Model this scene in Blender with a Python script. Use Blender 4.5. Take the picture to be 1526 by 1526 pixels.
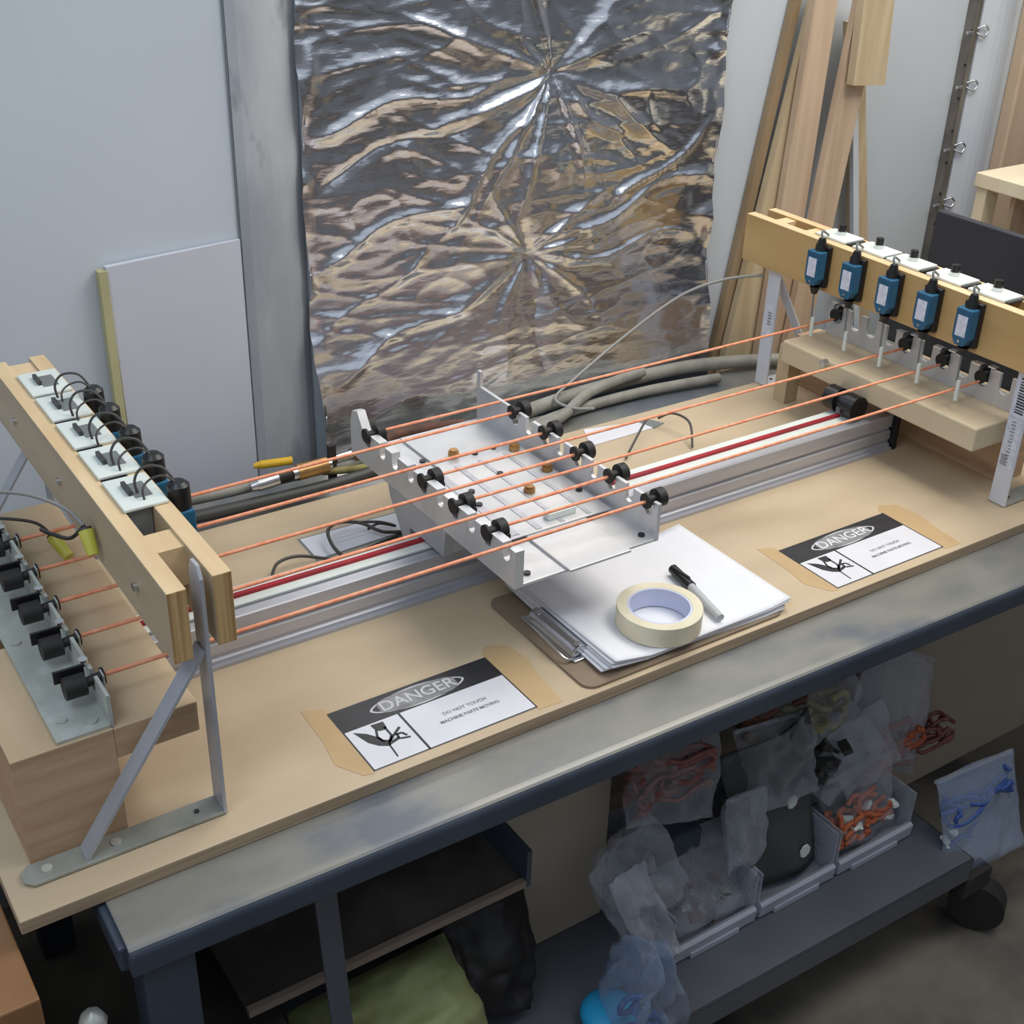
import bpy, math, random
import numpy as np
from mathutils import Vector, Matrix
for o in list(bpy.data.objects): bpy.data.objects.remove(o)
S = bpy.context.scene
COL = S.collection
# ------------------------------------------------------------------ camera, light, exposure
cam = bpy.data.cameras.new('camera'); camo = bpy.data.objects.new('camera', cam); COL.objects.link(camo)
camo.location = (-0.10687, -0.90853, 0.88925); camo.rotation_euler = (1.05994, -0.02901, -0.58514)
cam.sensor_width = 36; cam.lens = 45.08; cam.clip_start = 0.02; cam.clip_end = 60
S.camera = camo
S.view_settings.view_transform = 'Standard'; S.view_settings.look = 'None'
S.view_settings.exposure = 0.12; S.view_settings.gamma = 1.0; S.view_settings.use_curve_mapping = False
W = bpy.data.worlds.new('room_light'); S.world = W; W.use_nodes = True
W.node_tree.nodes['Background'].inputs[0].default_value = (0.80, 0.88, 1.0, 1)
W.node_tree.nodes['Background'].inputs[1].default_value = 0.44
def area(name, loc, target, sx, sy, power, color):
    l = bpy.data.lights.new(name, 'AREA'); l.shape = 'RECTANGLE'; l.size = sx; l.size_y = sy
    l.energy = power; l.color = color
    o = bpy.data.objects.new(name, l); COL.objects.link(o); o.location = loc
    o.rotation_euler = (Vector(target) - Vector(loc)).to_track_quat('-Z', 'Y').to_euler()
    return o
area('ceiling_lamp', (1.55, 0.20, 1.65), (1.2, 0.2, 0), 1.5, 1.0, 25, (1.0, 0.95, 0.86))
area('ceiling_lamp', (1.5, -0.8, 2.2), (1.3, 0.1, 0), 1.4, 0.35, 6, (1.0, 0.95, 0.88))
area('window_daylight', (-0.7, -0.5, 2.0), (0.25, 0.76, 0.6), 0.9, 0.7, 13, (0.72, 0.86, 1.0))
rng = random.Random(7)

# ------------------------------------------------------------------ materials
def lin(c):
    return tuple(((v/255)/12.92 if v/255 <= .04045 else ((v/255+.055)/1.055)**2.4) for v in c) + (1,)
def mat(name, c, rough=.6, metal=0.0, c2=None, scale=8, stretch=(1,1,1), bump=0.0, bscale=60, spec=.5, contrast=(.35,.65), detail=4, c3=None, s3=3, t3=(.5,.7), bstretch=None):
    m = bpy.data.materials.new(name); m.use_nodes = True; N = m.node_tree.nodes; L = m.node_tree.links
    b = N['Principled BSDF']; b.inputs['Roughness'].default_value = rough; b.inputs['Metallic'].default_value = metal
    b.inputs['Specular IOR Level'].default_value = spec
    tc = N.new('ShaderNodeTexCoord')
    def noise(sc, st, det):
        mp = N.new('ShaderNodeMapping'); mp.inputs['Scale'].default_value = st; L.new(tc.outputs['Object'], mp.inputs[0])
        n = N.new('ShaderNodeTexNoise'); n.inputs['Scale'].default_value = sc; n.inputs['Detail'].default_value = det
        L.new(mp.outputs[0], n.inputs['Vector']); return n
    n = noise(scale, stretch, detail)
    r = N.new('ShaderNodeValToRGB'); r.color_ramp.elements[0].position = contrast[0]; r.color_ramp.elements[1].position = contrast[1]
    if c2 is None: c2 = tuple(v*.93 for v in c)
    r.color_ramp.elements[0].color = lin(c2); r.color_ramp.elements[1].color = lin(c)
    L.new(n.outputs['Fac'], r.inputs[0]); out = r.outputs[0]
    if c3:
        n3 = noise(s3, stretch, 5); r3 = N.new('ShaderNodeValToRGB'); r3.color_ramp.elements[0].position = t3[0]; r3.color_ramp.elements[1].position = t3[1]
        L.new(n3.outputs['Fac'], r3.inputs[0]); mx = N.new('ShaderNodeMix'); mx.data_type = 'RGBA'
        L.new(r3.outputs[0], mx.inputs[0]); L.new(out, mx.inputs[6]); mx.inputs[7].default_value = lin(c3); out = mx.outputs[2]
    L.new(out, b.inputs['Base Color'])
    if bump:
        nb = noise(bscale, bstretch or stretch, 3); bp = N.new('ShaderNodeBump'); bp.inputs['Strength'].default_value = bump; bp.inputs['Distance'].default_value = .002
        L.new(nb.outputs['Fac'], bp.inputs['Height']); L.new(bp.outputs[0], b.inputs['Normal'])
    return m
M = {}
M['ply'] = mat('plywood', (198,179,150), .55, c2=(186,166,138), scale=4, stretch=(1,3,1), c3=(176,154,126), s3=2.2, t3=(.56,.74), bump=.08, bscale=40)
M['ply_edge'] = mat('plywood_edge', (176,156,130), .7, c2=(152,130,106), scale=40, stretch=(.2,.2,6))
M['ply_end'] = mat('plywood_layered_end', (196,162,112), .7, c2=(160,124,80), scale=70, stretch=(2.2,.1,.03), contrast=(.42,.55), detail=1)
M['pine'] = mat('pine_top_edge', (226,200,160), .6, c2=(212,182,140), scale=6, stretch=(6,1,6))
M['shadedface'] = mat('shaded_beam_face', (196,178,148), .55, c2=(182,162,134), scale=5, stretch=(1,.6,4), bump=.05)  # greyish tan: shade on the beam front is put into the colour
M['tanface'] = mat('varnished_birch_face', (205,170,115), .55, c2=(190,154,100), scale=4, stretch=(1,.5,4))
M['block'] = mat('laminated_wood', (196,166,134), .6, c2=(168,136,106), scale=9, stretch=(.8,.8,7), contrast=(.3,.7))
M['blocktop'] = mat('sanded_wood_top', (196,174,142), .6, c2=(180,156,126), scale=5, stretch=(3,1,1), c3=(170,142,110), s3=5, t3=(.62,.8))
M['rplate'] = mat('pale_wood_slab', (212,196,166), .55, c2=(202,184,154), scale=5, stretch=(3,.6,3))
M['lumber'] = mat('lumber', (206,182,156), .6, c2=(188,162,136), scale=6, stretch=(8,1,.5), bump=.05)
M['lumber2'] = mat('lumber_yellow', (202,184,152), .6, c2=(184,162,128), scale=6, stretch=(8,1,.5))
M['lumber_dark'] = mat('lumber_edge_dark', (160,138,108), .7, c2=(140,118,90), scale=6, stretch=(8,1,.5))
M['alu'] = mat('aluminium', (196,196,202), .42, .45, c2=(180,181,188), scale=12, stretch=(.3,5,5), bump=.03)
M['alu_dark'] = mat('aluminium_groove', (120,120,124), .5, .6)
M['machined'] = mat('machined_aluminium', (216,215,214), .42, .45, c2=(196,198,202), scale=7, stretch=(1,3,1))
M['galv'] = mat('galvanised_steel', (190,192,182), .45, .3, c2=(168,172,164), scale=14, c3=(200,204,198), s3=30)
M['bracket'] = mat('grey_painted_steel', (182,184,190), .45, .25, c2=(168,170,176), scale=12)
M['bracket_base'] = mat('zinc_steel_base', (176,180,172), .4, .45, c2=(150,154,148), scale=20)
M['white_metal'] = mat('white_painted_steel', (222,223,230), .4, 0.0, c2=(208,210,218), scale=10)
M['chrome'] = mat('bright_steel', (220,222,224), .2, .95)
M['brass'] = mat('brass', (186,146,94), .35, .7, c2=(150,112,66), scale=30)
M['black'] = mat('black_plastic', (26,26,28), .38, c2=(20,20,22), scale=20)
M['rubber'] = mat('black_rubber', (30,28,27), .6)
M['white'] = mat('white_plastic', (226,232,226), .35, c2=(214,222,216), scale=10)
M['pengrey'] = mat('pale_grey_plastic', (186,188,190), .4)
M['greyp'] = mat('grey_plastic', (120,126,126), .5)
M['paper'] = mat('paper', (232,232,236), .7, c2=(224,225,231), scale=5)
M['paperline'] = mat('faint_print', (204,204,208), .7)
M['ink'] = mat('black_ink', (36,36,38), .45, c2=(50,50,54), scale=20)
M['inkgrey'] = mat('faded_ink', (150,150,150), .5, c2=(120,120,122), scale=60)
M['signwhite'] = mat('sign_white', (222,222,228), .45, c2=(214,214,220), scale=12)
M['red'] = mat('red_belt', (170,30,44), .5, c2=(140,24,36), scale=9)
M['orange'] = mat('orange_cord', (242,172,136), .55, c2=(236,142,104), scale=120, stretch=(1,.3,.3))
M['blue'] = mat('teal_blue_plastic', (36,98,132), .4, c2=(28,84,116), scale=12)
M['label'] = mat('label_white', (226,228,240), .5, c2=(206,208,222), scale=160)
M['yellow'] = mat('yellow_plastic', (214,208,96), .45, c2=(196,190,70), scale=20)
M['yellow2'] = mat('amber_yellow_plastic', (226,180,44), .45)
M['hose'] = mat('grey_hose', (146,144,134), .55, c2=(126,124,116), scale=30, stretch=(1,1,1))
M['hose_dark'] = mat('dark_hose', (62,62,60), .5)
M['wire_grey'] = mat('grey_cable', (150,148,144), .5)
M['wire_dark'] = mat('dark_cable', (74,70,66), .5)
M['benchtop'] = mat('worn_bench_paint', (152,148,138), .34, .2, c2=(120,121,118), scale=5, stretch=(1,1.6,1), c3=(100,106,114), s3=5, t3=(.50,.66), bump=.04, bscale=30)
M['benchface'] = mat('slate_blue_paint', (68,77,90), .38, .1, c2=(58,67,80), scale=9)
M['shelf'] = mat('grey_shelf_paint', (92,95,102), .5, .1, c2=(82,86,94), scale=6)
M['roomwall'] = mat('grey_beige_room_wall', (186,186,188), .8, c2=(140,140,142), scale=1.2)
M['wall'] = mat('painted_wall', (198,205,212), .75, c2=(192,199,206), scale=2, bump=.02)
M['pilaster'] = mat('patched_plaster', (188,190,192), .7, c2=(160,164,168), scale=7, stretch=(1.5,1,.6), c3=(120,124,130), s3=10, t3=(.66,.76), bump=.15, bscale=18)
M['foam'] = mat('white_board', (204,206,216), .6, c2=(196,198,208), scale=3)
M['foamedge'] = mat('yellowed_board_edge', (190,184,140), .7)
M['whitepanel'] = mat('white_panel', (206,212,218), .5, c2=(198,204,212), scale=2)
M['darkpanel'] = mat('charcoal_panel', (60,62,70), .5, c2=(52,54,62), scale=4)
M['stripm'] = mat('weathered_metal_strip', (150,144,134), .5, .4, c2=(96,90,82), scale=16, stretch=(3,1,.4))
M['channelm'] = mat('tarnished_channel', (124,118,112), .5, .3, c2=(96,92,88), scale=16)
M['palewood'] = mat('pale_wood', (232,218,190), .5, c2=(222,206,176), scale=5, stretch=(1,4,1))
M['doorwood'] = mat('tan_door', (198,176,150), .6, c2=(186,162,136), scale=4, stretch=(6,1,.5))
M['brownwood'] = mat('brown_veneer', (158,116,78), .5, c2=(136,96,62), scale=4, stretch=(4,1,.6))
M['cardboard'] = mat('tan_sheet', (176,164,146), .8, c2=(166,154,136), scale=3)
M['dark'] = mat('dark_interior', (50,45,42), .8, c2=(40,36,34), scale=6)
M['tray'] = mat('dusty_dark_tray', (84,78,74), .7, c2=(62,58,56), scale=7, c3=(100,94,88), s3=9)
M['trayedge'] = mat('tray_lip', (140,124,110), .7)
M['floor'] = mat('worn_concrete', (112,106,94), .6, c2=(78,74,68), scale=6, c3=(56,52,50), s3=4, t3=(.52,.66), bump=.1, bscale=14)
M['tape'] = mat('masking_tape', (226,218,192), .5, c2=(214,204,176), scale=30)
M['tapecore'] = mat('tape_core', (208,212,236), .6)
M['clip'] = mat('clipboard_brown', (140,124,104), .5, c2=(122,104,86), scale=12)
M['stain'] = mat('amber_adhesive', (194,166,124), .5, c2=(186,157,116), scale=14)
M['bagred'] = mat('dull_pink_cord', (146,92,84), .6, c2=(120,70,64), scale=60)
M['bagorange'] = mat('bright_orange_cord', (194,106,66), .6, c2=(166,84,52), scale=60)
M['bagblue'] = mat('blue_cord', (66,92,150), .6, c2=(46,76,150), scale=60)
M['bagolive'] = mat('olive_strap', (160,150,90), .7, c2=(120,110,70), scale=40)
M['bagbrown'] = mat('brown_strap', (110,70,52), .7, c2=(70,48,40), scale=40)
M['bagdark'] = mat('charcoal_sheet', (78,80,80), .5, c2=(66,68,68), scale=12)
M['cyan'] = mat('cyan_plastic', (40,160,214), .5)
M['tealfluff'] = mat('greenish_wrap', (150,156,104), .6, c2=(120,124,84), scale=14)
M['binplastic'] = mat('milky_plastic', (168,172,184), .35, c2=(156,160,172), scale=8)
def plastic(name, tint, alpha, rough=.18):
    m = bpy.data.materials.new(name); m.use_nodes = True; N = m.node_tree.nodes; L = m.node_tree.links
    b = N['Principled BSDF']; b.inputs['Base Color'].default_value = lin(tint); b.inputs['Roughness'].default_value = rough
    b.inputs['Specular IOR Level'].default_value = .8
    nz = N.new('ShaderNodeTexNoise'); nz.inputs['Scale'].default_value = 38; nz.inputs['Detail'].default_value = 3; nz.inputs['Distortion'].default_value = 1.2
    bp = N.new('ShaderNodeBump'); bp.inputs['Strength'].default_value = .5; bp.inputs['Distance'].default_value = .006
    tc = N.new('ShaderNodeTexCoord'); L.new(tc.outputs['Object'], nz.inputs['Vector']); L.new(nz.outputs['Fac'], bp.inputs['Height']); L.new(bp.outputs[0], b.inputs['Normal'])
    b.inputs['Coat Weight'].default_value = .6; b.inputs['Coat Roughness'].default_value = .08; L.new(bp.outputs[0], b.inputs['Coat Normal'])
    tr = N.new('ShaderNodeBsdfTransparent'); mx = N.new('ShaderNodeMixShader')
    lw = N.new('ShaderNodeLayerWeight'); lw.inputs['Blend'].default_value = .35
    ma = N.new('ShaderNodeMath'); ma.operation = 'MULTIPLY_ADD'; L.new(lw.outputs['Facing'], ma.inputs[0]); ma.inputs[1].default_value = .5; ma.inputs[2].default_value = alpha; ma.use_clamp = True
    L.new(ma.outputs[0], mx.inputs[0]); L.new(tr.outputs[0], mx.inputs[1]); L.new(b.outputs[0], mx.inputs[2])
    L.new(mx.outputs[0], N['Material Output'].inputs['Surface']); return m
M['bag'] = plastic('clear_bag_film', (206,210,218), .07, .12)
M['bagcloud'] = plastic('cloudy_bag_film', (186,190,200), .24, .16)
M['bagbluefilm'] = plastic('bluish_bag_film', (160,176,204), .22, .14)
M['glassy'] = plastic('clear_bin_plastic', (190,196,208), .26)
m = bpy.data.materials.new('crumpled_foil'); m.use_nodes = True
b = m.node_tree.nodes['Principled BSDF']; b.inputs['Base Color'].default_value = (.84,.87,.93,1); b.inputs['Metallic'].default_value = 1; b.inputs['Roughness'].default_value = .20
N = m.node_tree.nodes; L = m.node_tree.links; tc = N.new('ShaderNodeTexCoord'); mp = N.new('ShaderNodeMapping'); mp.inputs['Scale'].default_value = (1,1,3)
nz = N.new('ShaderNodeTexNoise'); nz.inputs['Scale'].default_value = 16; nz.inputs['Detail'].default_value = 6; bp = N.new('ShaderNodeBump'); bp.inputs['Strength'].default_value = .45; bp.inputs['Distance'].default_value = .004
L.new(tc.outputs['Object'], mp.inputs[0]); L.new(mp.outputs[0], nz.inputs['Vector']); L.new(nz.outputs['Fac'], bp.inputs['Height']); L.new(bp.outputs[0], b.inputs['Normal'])
M['foil'] = m

# ------------------------------------------------------------------ mesh helpers
class MB:
    def __init__(s): s.v = []; s.f = []; s.m = []; s.sm = []; s.mi = 0
    def add(s, vs, fs, smooth=False):
        n = len(s.v); s.v += [tuple(v) for v in vs]
        for f in fs: s.f.append(tuple(i+n for i in f)); s.m.append(s.mi); s.sm.append(smooth)
        return s
    def box(s, x0, x1, y0, y1, z0, z1):
        return s.add([(x0,y0,z0),(x1,y0,z0),(x1,y1,z0),(x0,y1,z0),(x0,y0,z1),(x1,y0,z1),(x1,y1,z1),(x0,y1,z1)],
                     [(0,3,2,1),(4,5,6,7),(0,1,5,4),(1,2,6,5),(2,3,7,6),(3,0,4,7)])
    def prism(s, poly, axis, a, b):        # poly in the two other axes (cyclic order), extruded a..b
        n = len(poly); k = 'xyz'.index(axis)
        def P(p, t):
            q = [0,0,0]; q[k] = t; o = [i for i in range(3) if i != k]; q[o[0]] = p[0]; q[o[1]] = p[1]; return tuple(q)
        vs = [P(p,a) for p in poly] + [P(p,b) for p in poly]
        fs = [tuple(range(n))[::-1], tuple(range(n,2*n))] + [(i,(i+1)%n,(i+1)%n+n,i+n) for i in range(n)]
        return s.add(vs, fs)
    def cyl(s, p0, p1, r, r1=None, n=20, cap=True):
        p0 = Vector(p0); p1 = Vector(p1); r1 = r if r1 is None else r1
        d = (p1-p0).normalized(); u = d.orthogonal().normalized(); w = d.cross(u)
        A = [p0+(u*math.cos(t)+w*math.sin(t))*r for t in [2*math.pi*i/n for i in range(n)]]
        B = [p1+(u*math.cos(t)+w*math.sin(t))*r1 for t in [2*math.pi*i/n for i in range(n)]]
        s.add(A+B, [(i,(i+1)%n,(i+1)%n+n,i+n) for i in range(n)], True)
        if cap: s.add(A+B, [tuple(range(n))[::-1], tuple(range(n,2*n))])
        return s
    def ring(s, c, ri, ro, h, n=48):
        vs = []
        for t in [2*math.pi*i/n for i in range(n)]:
            cs, sn = math.cos(t), math.sin(t)
            vs += [(c[0]+ri*cs,c[1]+ri*sn,c[2]),(c[0]+ro*cs,c[1]+ro*sn,c[2]),(c[0]+ro*cs,c[1]+ro*sn,c[2]+h),(c[0]+ri*cs,c[1]+ri*sn,c[2]+h)]
        fs = []
        for i in range(n):
            a = 4*i; b_ = 4*((i+1)%n)
            for k in range(4): fs.append((a+k, b_+k, b_+(k+1)%4, a+(k+1)%4)[::-1] if False else (a+k, a+(k+1)%4, b_+(k+1)%4, b_+k)[::-1])
        return s.add(vs, fs, False)
    def tube(s, pts, r, n=8, smooth_pts=6, radii=None):
        P = [Vector(p) for p in pts]
        if smooth_pts and len(P) > 2:
            Q = []; R = []
            for i in range(len(P)-1):
                p0 = P[max(i-1,0)]; p1 = P[i]; p2 = P[i+1]; p3 = P[min(i+2,len(P)-1)]
                for k in range(smooth_pts):
                    t = k/smooth_pts
                    Q.append(.5*((2*p1)+(p2-p0)*t+(2*p0-5*p1+4*p2-p3)*t*t+(3*p1-p0-3*p2+p3)*t**3))
            Q.append(P[-1]); P = Q
        vs = []; u = None
        for i, p in enumerate(P):
            d = (P[min(i+1,len(P)-1)]-P[max(i-1,0)]).normalized()
            if u is None: u = d.orthogonal().normalized()
            u = (u - d*u.dot(d)).normalized(); w = d.cross(u)
            vs += [p+(u*math.cos(2*math.pi*k/n)+w*math.sin(2*math.pi*k/n))*r for k in range(n)]
        fs = [(i*n+k, i*n+(k+1)%n, (i+1)*n+(k+1)%n, (i+1)*n+k) for i in range(len(P)-1) for k in range(n)]
        s.add(vs, fs, True); s.add(vs[:n], [tuple(range(n))[::-1]]); s.add(vs[-n:], [tuple(range(n))]); return s
    def quad4(s, a, b, c, d): return s.add([a,b,c,d], [(0,1,2,3)])
    def sphere(s, c, r, n=12, sz=1.0):
        vs = []; fs = []
        for i in range(n//2+1):
            ph = math.pi*i/(n//2)
            for k in range(n): vs.append((c[0]+r*math.sin(ph)*math.cos(2*math.pi*k/n), c[1]+r*math.sin(ph)*math.sin(2*math.pi*k/n), c[2]+r*sz*math.cos(ph)))
        for i in range(n//2):
            for k in range(n): fs.append((i*n+k, (i+1)*n+k, (i+1)*n+(k+1)%n, i*n+(k+1)%n))
        return s.add(vs, fs, True)
def props(o, label=None, cat=None, group=None, kind=None):
    if label: o['label'] = label
    if cat: o['category'] = cat
    if group: o['group'] = group
    if kind: o['kind'] = kind
    return o
def obj(name, mb, m, parent=None, bevel=0, **kw):
    me = bpy.data.meshes.new(name)
    off = Vector((0,0,0)); q = parent
    while q is not None: off += q.location; q = q.parent
    me.from_pydata([tuple(Vector(v)-off) for v in mb.v], [], mb.f)
    for x in (m if isinstance(m, (list,tuple)) else [m]): me.materials.append(M[x])
    me.polygons.foreach_set('material_index', mb.m); me.polygons.foreach_set('use_smooth', mb.sm); me.update()
    o = bpy.data.objects.new(name, me); COL.objects.link(o); o.parent = parent
    if bevel:
        md = o.modifiers.new('bevel', 'BEVEL'); md.width = bevel; md.segments = 2; md.limit_method = 'ANGLE'; md.angle_limit = .7
    return props(o, **kw)
def thing(name, loc, label, cat, group=None):
    o = bpy.data.objects.new(name, None); COL.objects.link(o); o.location = loc; o.empty_display_size = .02
    return props(o, label, cat, group)
def copy_tree(o, parent=None):
    c = o.copy(); COL.objects.link(c); c.parent = parent
    for ch in [x for x in bpy.data.objects if x.parent == o]: copy_tree(ch, c)
    return c
def text_mesh(txt, size, x, y, z, name, m, parent, sx=1.0, bold=0.0, rot=None):
    cu = bpy.data.curves.new(name, 'FONT'); cu.body = txt; cu.size = size; cu.align_x = 'CENTER'; cu.align_y = 'CENTER'; cu.offset = bold
    t = bpy.data.objects.new(name, cu); COL.objects.link(t); bpy.context.view_layer.update()
    me = bpy.data.meshes.new_from_object(t.evaluated_get(bpy.context.evaluated_depsgraph_get()))
    bpy.data.objects.remove(t)
    off = Vector((0,0,0)); q = parent
    while q is not None: off += q.location; q = q.parent
    mt = Matrix.Translation(Vector((x,y,z))-off) @ (rot or Matrix.Identity(4)) @ Matrix.Diagonal((sx,1,1,1))
    me.transform(mt); me.materials.clear(); me.materials.append(M[m])
    o = bpy.data.objects.new(name, me); COL.objects.link(o); o.parent = parent; return o
def vnoise(x, y, seed):
    r = np.random.RandomState(seed); T = r.rand(256,256)
    xi = np.floor(x).astype(int); yi = np.floor(y).astype(int); fx = x-xi; fy = y-yi
    fx = fx*fx*(3-2*fx); fy = fy*fy*(3-2*fy)
    g = lambda a,b_: T[a%256, b_%256]
    return (g(xi,yi)*(1-fx)+g(xi+1,yi)*fx)*(1-fy)+(g(xi,yi+1)*(1-fx)+g(xi+1,yi+1)*fx)*fy

# ------------------------------------------------------------------ setting
WY = .76
obj('floor', MB().box(-2.2,3.6,-3.2,1.0,-.74,-.70), 'floor', kind='structure')
obj('wall_back', MB().box(-2.2,3.6,WY,WY+.06,-.70,1.3), 'wall', kind='structure')
obj('wall_right', MB().box(3.55,3.6,-3.2,WY,-.70,1.6), 'roomwall', kind='structure')
obj('wall_front', MB().box(-2.2,3.6,-3.25,-3.2,-.70,1.2), 'roomwall', kind='structure')
# plastered pilaster between the smooth wall and the foil
pil = []
for i in range(9):
    t = i/8; pil.append((.560+.096*t, WY-.004-.010*math.sin(math.pi*t)**.5))
obj('trim_1', MB().prism([(.560,WY)]+pil+[(.656,WY)], 'z', -.3, 1.2), 'pilaster', kind='structure')
# white door panels and tan door at the right of the back wall
obj('trim_2', MB().prism([(2.075,WY),(2.075,WY-.006)]+[(2.075+.10*i/6, WY-.012-.012*math.sin(math.pi*i/6)) for i in range(7)]+[(2.19,WY)], 'z', -.7, 1.2), 'whitepanel', kind='structure')
obj('door_1', MB().box(2.205,2.9,WY-.03,WY,-.7,1.2), 'doorwood', bevel=.004, kind='structure')
strip = thing('metal_edge_strip', (2.05,WY-.012,0), 'tall weathered metal strip with small wing clips on the back wall', 'metal strip')
obj('channel', MB().box(2.043,2.050,WY-.018,WY-.001,-.7,1.1), 'channelm', strip)
obj('channel_face', MB().box(2.050,2.070,WY-.012,WY-.001,-.7,1.1), 'stripm', strip)
for z in (.42,.30,.19,.52):
    c = MB().cyl((2.03,WY-.02,z),(2.044,WY-.02,z),.003,n=8)
    obj('wing_clip', c, 'chrome', strip)
    obj('hook', MB().tube([(2.068,WY-.012,z-.004),(2.078,WY-.022,z-.010),(2.086,WY-.022,z-.004)],.0022,6,3), 'chrome', strip)
    obj('wing', MB().tube([(2.068,WY-.012,z+.004),(2.078,WY-.022,z+.01),(2.088,WY-.022,z+.002)],.0022,6,3), 'chrome', strip)
for k in range(7):
    obj('hole', MB().cyl((2.043,WY-.0185,.15+k*.062),(2.043,WY-.0195,.15+k*.062),.003,n=8), 'black', strip)
obj('gap_strip', MB().box(.5575,.5595,WY-.003,WY-.0002,-.3,1.2), 'greyp', kind='structure')  # thin grey strip drawn for the dark gap between wall and pilaster
# white board leaning on the wall
lb = thing('white_board', (.46,.74,-.02), 'white board with yellowed edge leaning on the wall beside the plaster pilaster', 'board')
obj('board_face', MB().add([(.368,.744,-.3),(.556,.750,-.3),(.556,.752,.334),(.364,.746,.326),(.368,.750,-.3),(.556,.756,-.3),(.556,.758,.334),(.364,.756,.326)],
    [(0,1,2,3),(7,6,5,4),(0,4,5,1),(1,5,6,2),(2,6,7,3),(3,7,4,0)]), 'foam', lb)
obj('board_edge', MB().box(.352,.3635,.742,.757,-.3,.322), 'foamedge', lb)
# ------------------------------------------------------------------ foil sheet
fx0, fx1, fz0, fz1 = .652, 1.426, -.30, .75
nx, nz_ = 300, 330
X, Z = np.meshgrid(np.linspace(fx0,fx1,nx), np.linspace(fz0,fz1,nz_))
H = np.zeros_like(X)
warp = .05*(vnoise(X*4,Z*4,3)-.5)
rd = lambda a: 1-np.abs(2*a-1)
H += .008*(vnoise(X*2.2+5,(Z+warp)*9+.7*X*3,11)-.5)
H += .0026*rd(vnoise(X*4,(Z+warp)*20-X*3,12))**3
H += .0022*rd(vnoise(X*7+3,(Z+warp)*34+X*6,13))**2
H += .0012*(vnoise(X*30,Z*60,14)-.5)+.0007*(vnoise(X*70+9,Z*110,15)-.5)+.0016*rd(vnoise(X*13+Z*9,Z*17-X*5,16))**4
for (hx,hz,amp,seed,kr) in ((1.075,.520,.009,21,6),(1.043,.240,.006,22,5)):
    dx = X-hx; dz = Z-hz; r = np.sqrt(dx*dx+dz*dz)+1e-4; th = np.arctan2(dz,dx)
    ring_ = rd(vnoise((th+4)*kr/2.0, r*3+9, seed))**2.5
    env = np.exp(-((r-.09)/.16)**2)*np.clip(r/.03,0,1)
    H += amp*ring_*env - .006*np.exp(-(r/.03)**2)
# a few long fold lines: (x0,z0,x1,z1,width,height)
for (a,b_,c,d,w,h) in ((1.06,.50,.86,.29,.010,.012),(.86,.29,.66,.16,.012,.008),(1.10,.50,1.22,.40,.008,.010),(1.05,.25,1.42,.34,.010,.010),(1.0,.22,.66,.10,.012,.010),
                      (.66,.47,1.0,.52,.010,.010),(.67,.40,.95,.47,.008,-.008),(1.2,.29,1.42,.42,.010,.012),(1.06,.24,1.06,.02,.012,-.008),(1.06,.22,1.40,.23,.008,.010),(.66,.28,.95,.36,.010,.009),(.66,.02,1.0,.06,.012,.007)):
    ux, uz = c-a, d-b_; Ln = math.hypot(ux,uz); ux/=Ln; uz/=Ln
    t = (X-a)*ux+(Z-b_)*uz; s_ = -(X-a)*uz+(Z-b_)*ux + .012*np.sin(t*25+a*40)
    en = np.clip(t/.03,0,1)*np.clip((Ln-t)/.05,0,1)
    H += .55*h*en*np.exp(-(s_/w)**2)*np.where(s_>0,1,.6)
ed = np.minimum(X-fx0, fx1-X)
H += .011*np.exp(-(ed/.026)**2)*(vnoise(X*40,Z*32,31)-.3)
fade = .45+.55*np.clip((Z-.02)/.25,0,1)
tilt = np.clip(.24-Z,0,1); YY = WY-.014-H*fade-(.16*tilt*np.clip(tilt/.12,0,1))*(Z>-.05)-(Z<=-.05)*.16*.29
verts = np.stack([X+.003*np.sin(Z*30)*(np.abs(ed)<.004),YY,Z],-1).reshape(-1,3)
idx = np.arange(nx*nz_).reshape(nz_,nx)
faces = np.stack([idx[:-1,:-1],idx[:-1,1:],idx[1:,1:],idx[1:,:-1]],-1).reshape(-1,4)
me = bpy.data.meshes.new('foil_sheet'); me.from_pydata(verts.tolist(),[],faces.tolist()); me.materials.append(M['foil'])
me.polygons.foreach_set('use_smooth',[True]*len(me.polygons))
fo = bpy.data.objects.new('foil_sheet', me); COL.objects.link(fo)
props(fo, 'large crumpled silver foil sheet fixed to the wall behind the machine', 'foil')
# ------------------------------------------------------------------ lumber leaning at the back
def plank(name, label, m, tl, tr, bl, br, y, th, zb=None, lean=.0, edge=None):
    # corners (x,z); extended down along its own line to zb
    def ext(t, b_):
        if zb is None: return b_
        k = (zb-t[1])/(b_[1]-t[1]); return (t[0]+(b_[0]-t[0])*k, zb)
    bl2 = ext(tl,bl); br2 = ext(tr,br)
    c = [(bl2,y-lean),(br2,y-lean),(tr,y),(tl,y)]
    vs = [(p[0],yy,p[1]) for p,yy in c]+[(p[0],yy+th,p[1]) for p,yy in c]
    mb = MB().add(vs, [(0,1,2,3),(7,6,5,4),(0,4,5,1),(1,5,6,2),(2,6,7,3),(3,7,4,0)])
    return obj(name, mb, m, label=label, cat='board', group='boards leaning against the back wall')
plank('wood_plank','dark-edged tan plank leaning at the far left of the lumber stack','lumber_dark',(1.572,.62),(1.590,.62),(1.515,.254),(1.535,.254),.7445,.013,-.68)
plank('wood_plank','wide pinkish tan plank leaning second from left in the lumber stack','lumber',(1.582,.62),(1.636,.62),(1.566,.247),(1.629,.240),.709,.014,-.68)
plank('wood_plank','tan plank standing partly hidden behind the wide pinkish plank','lumber2',(1.60,.62),(1.65,.62),(1.535,.25),(1.60,.25),.727,.014,-.68)
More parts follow.
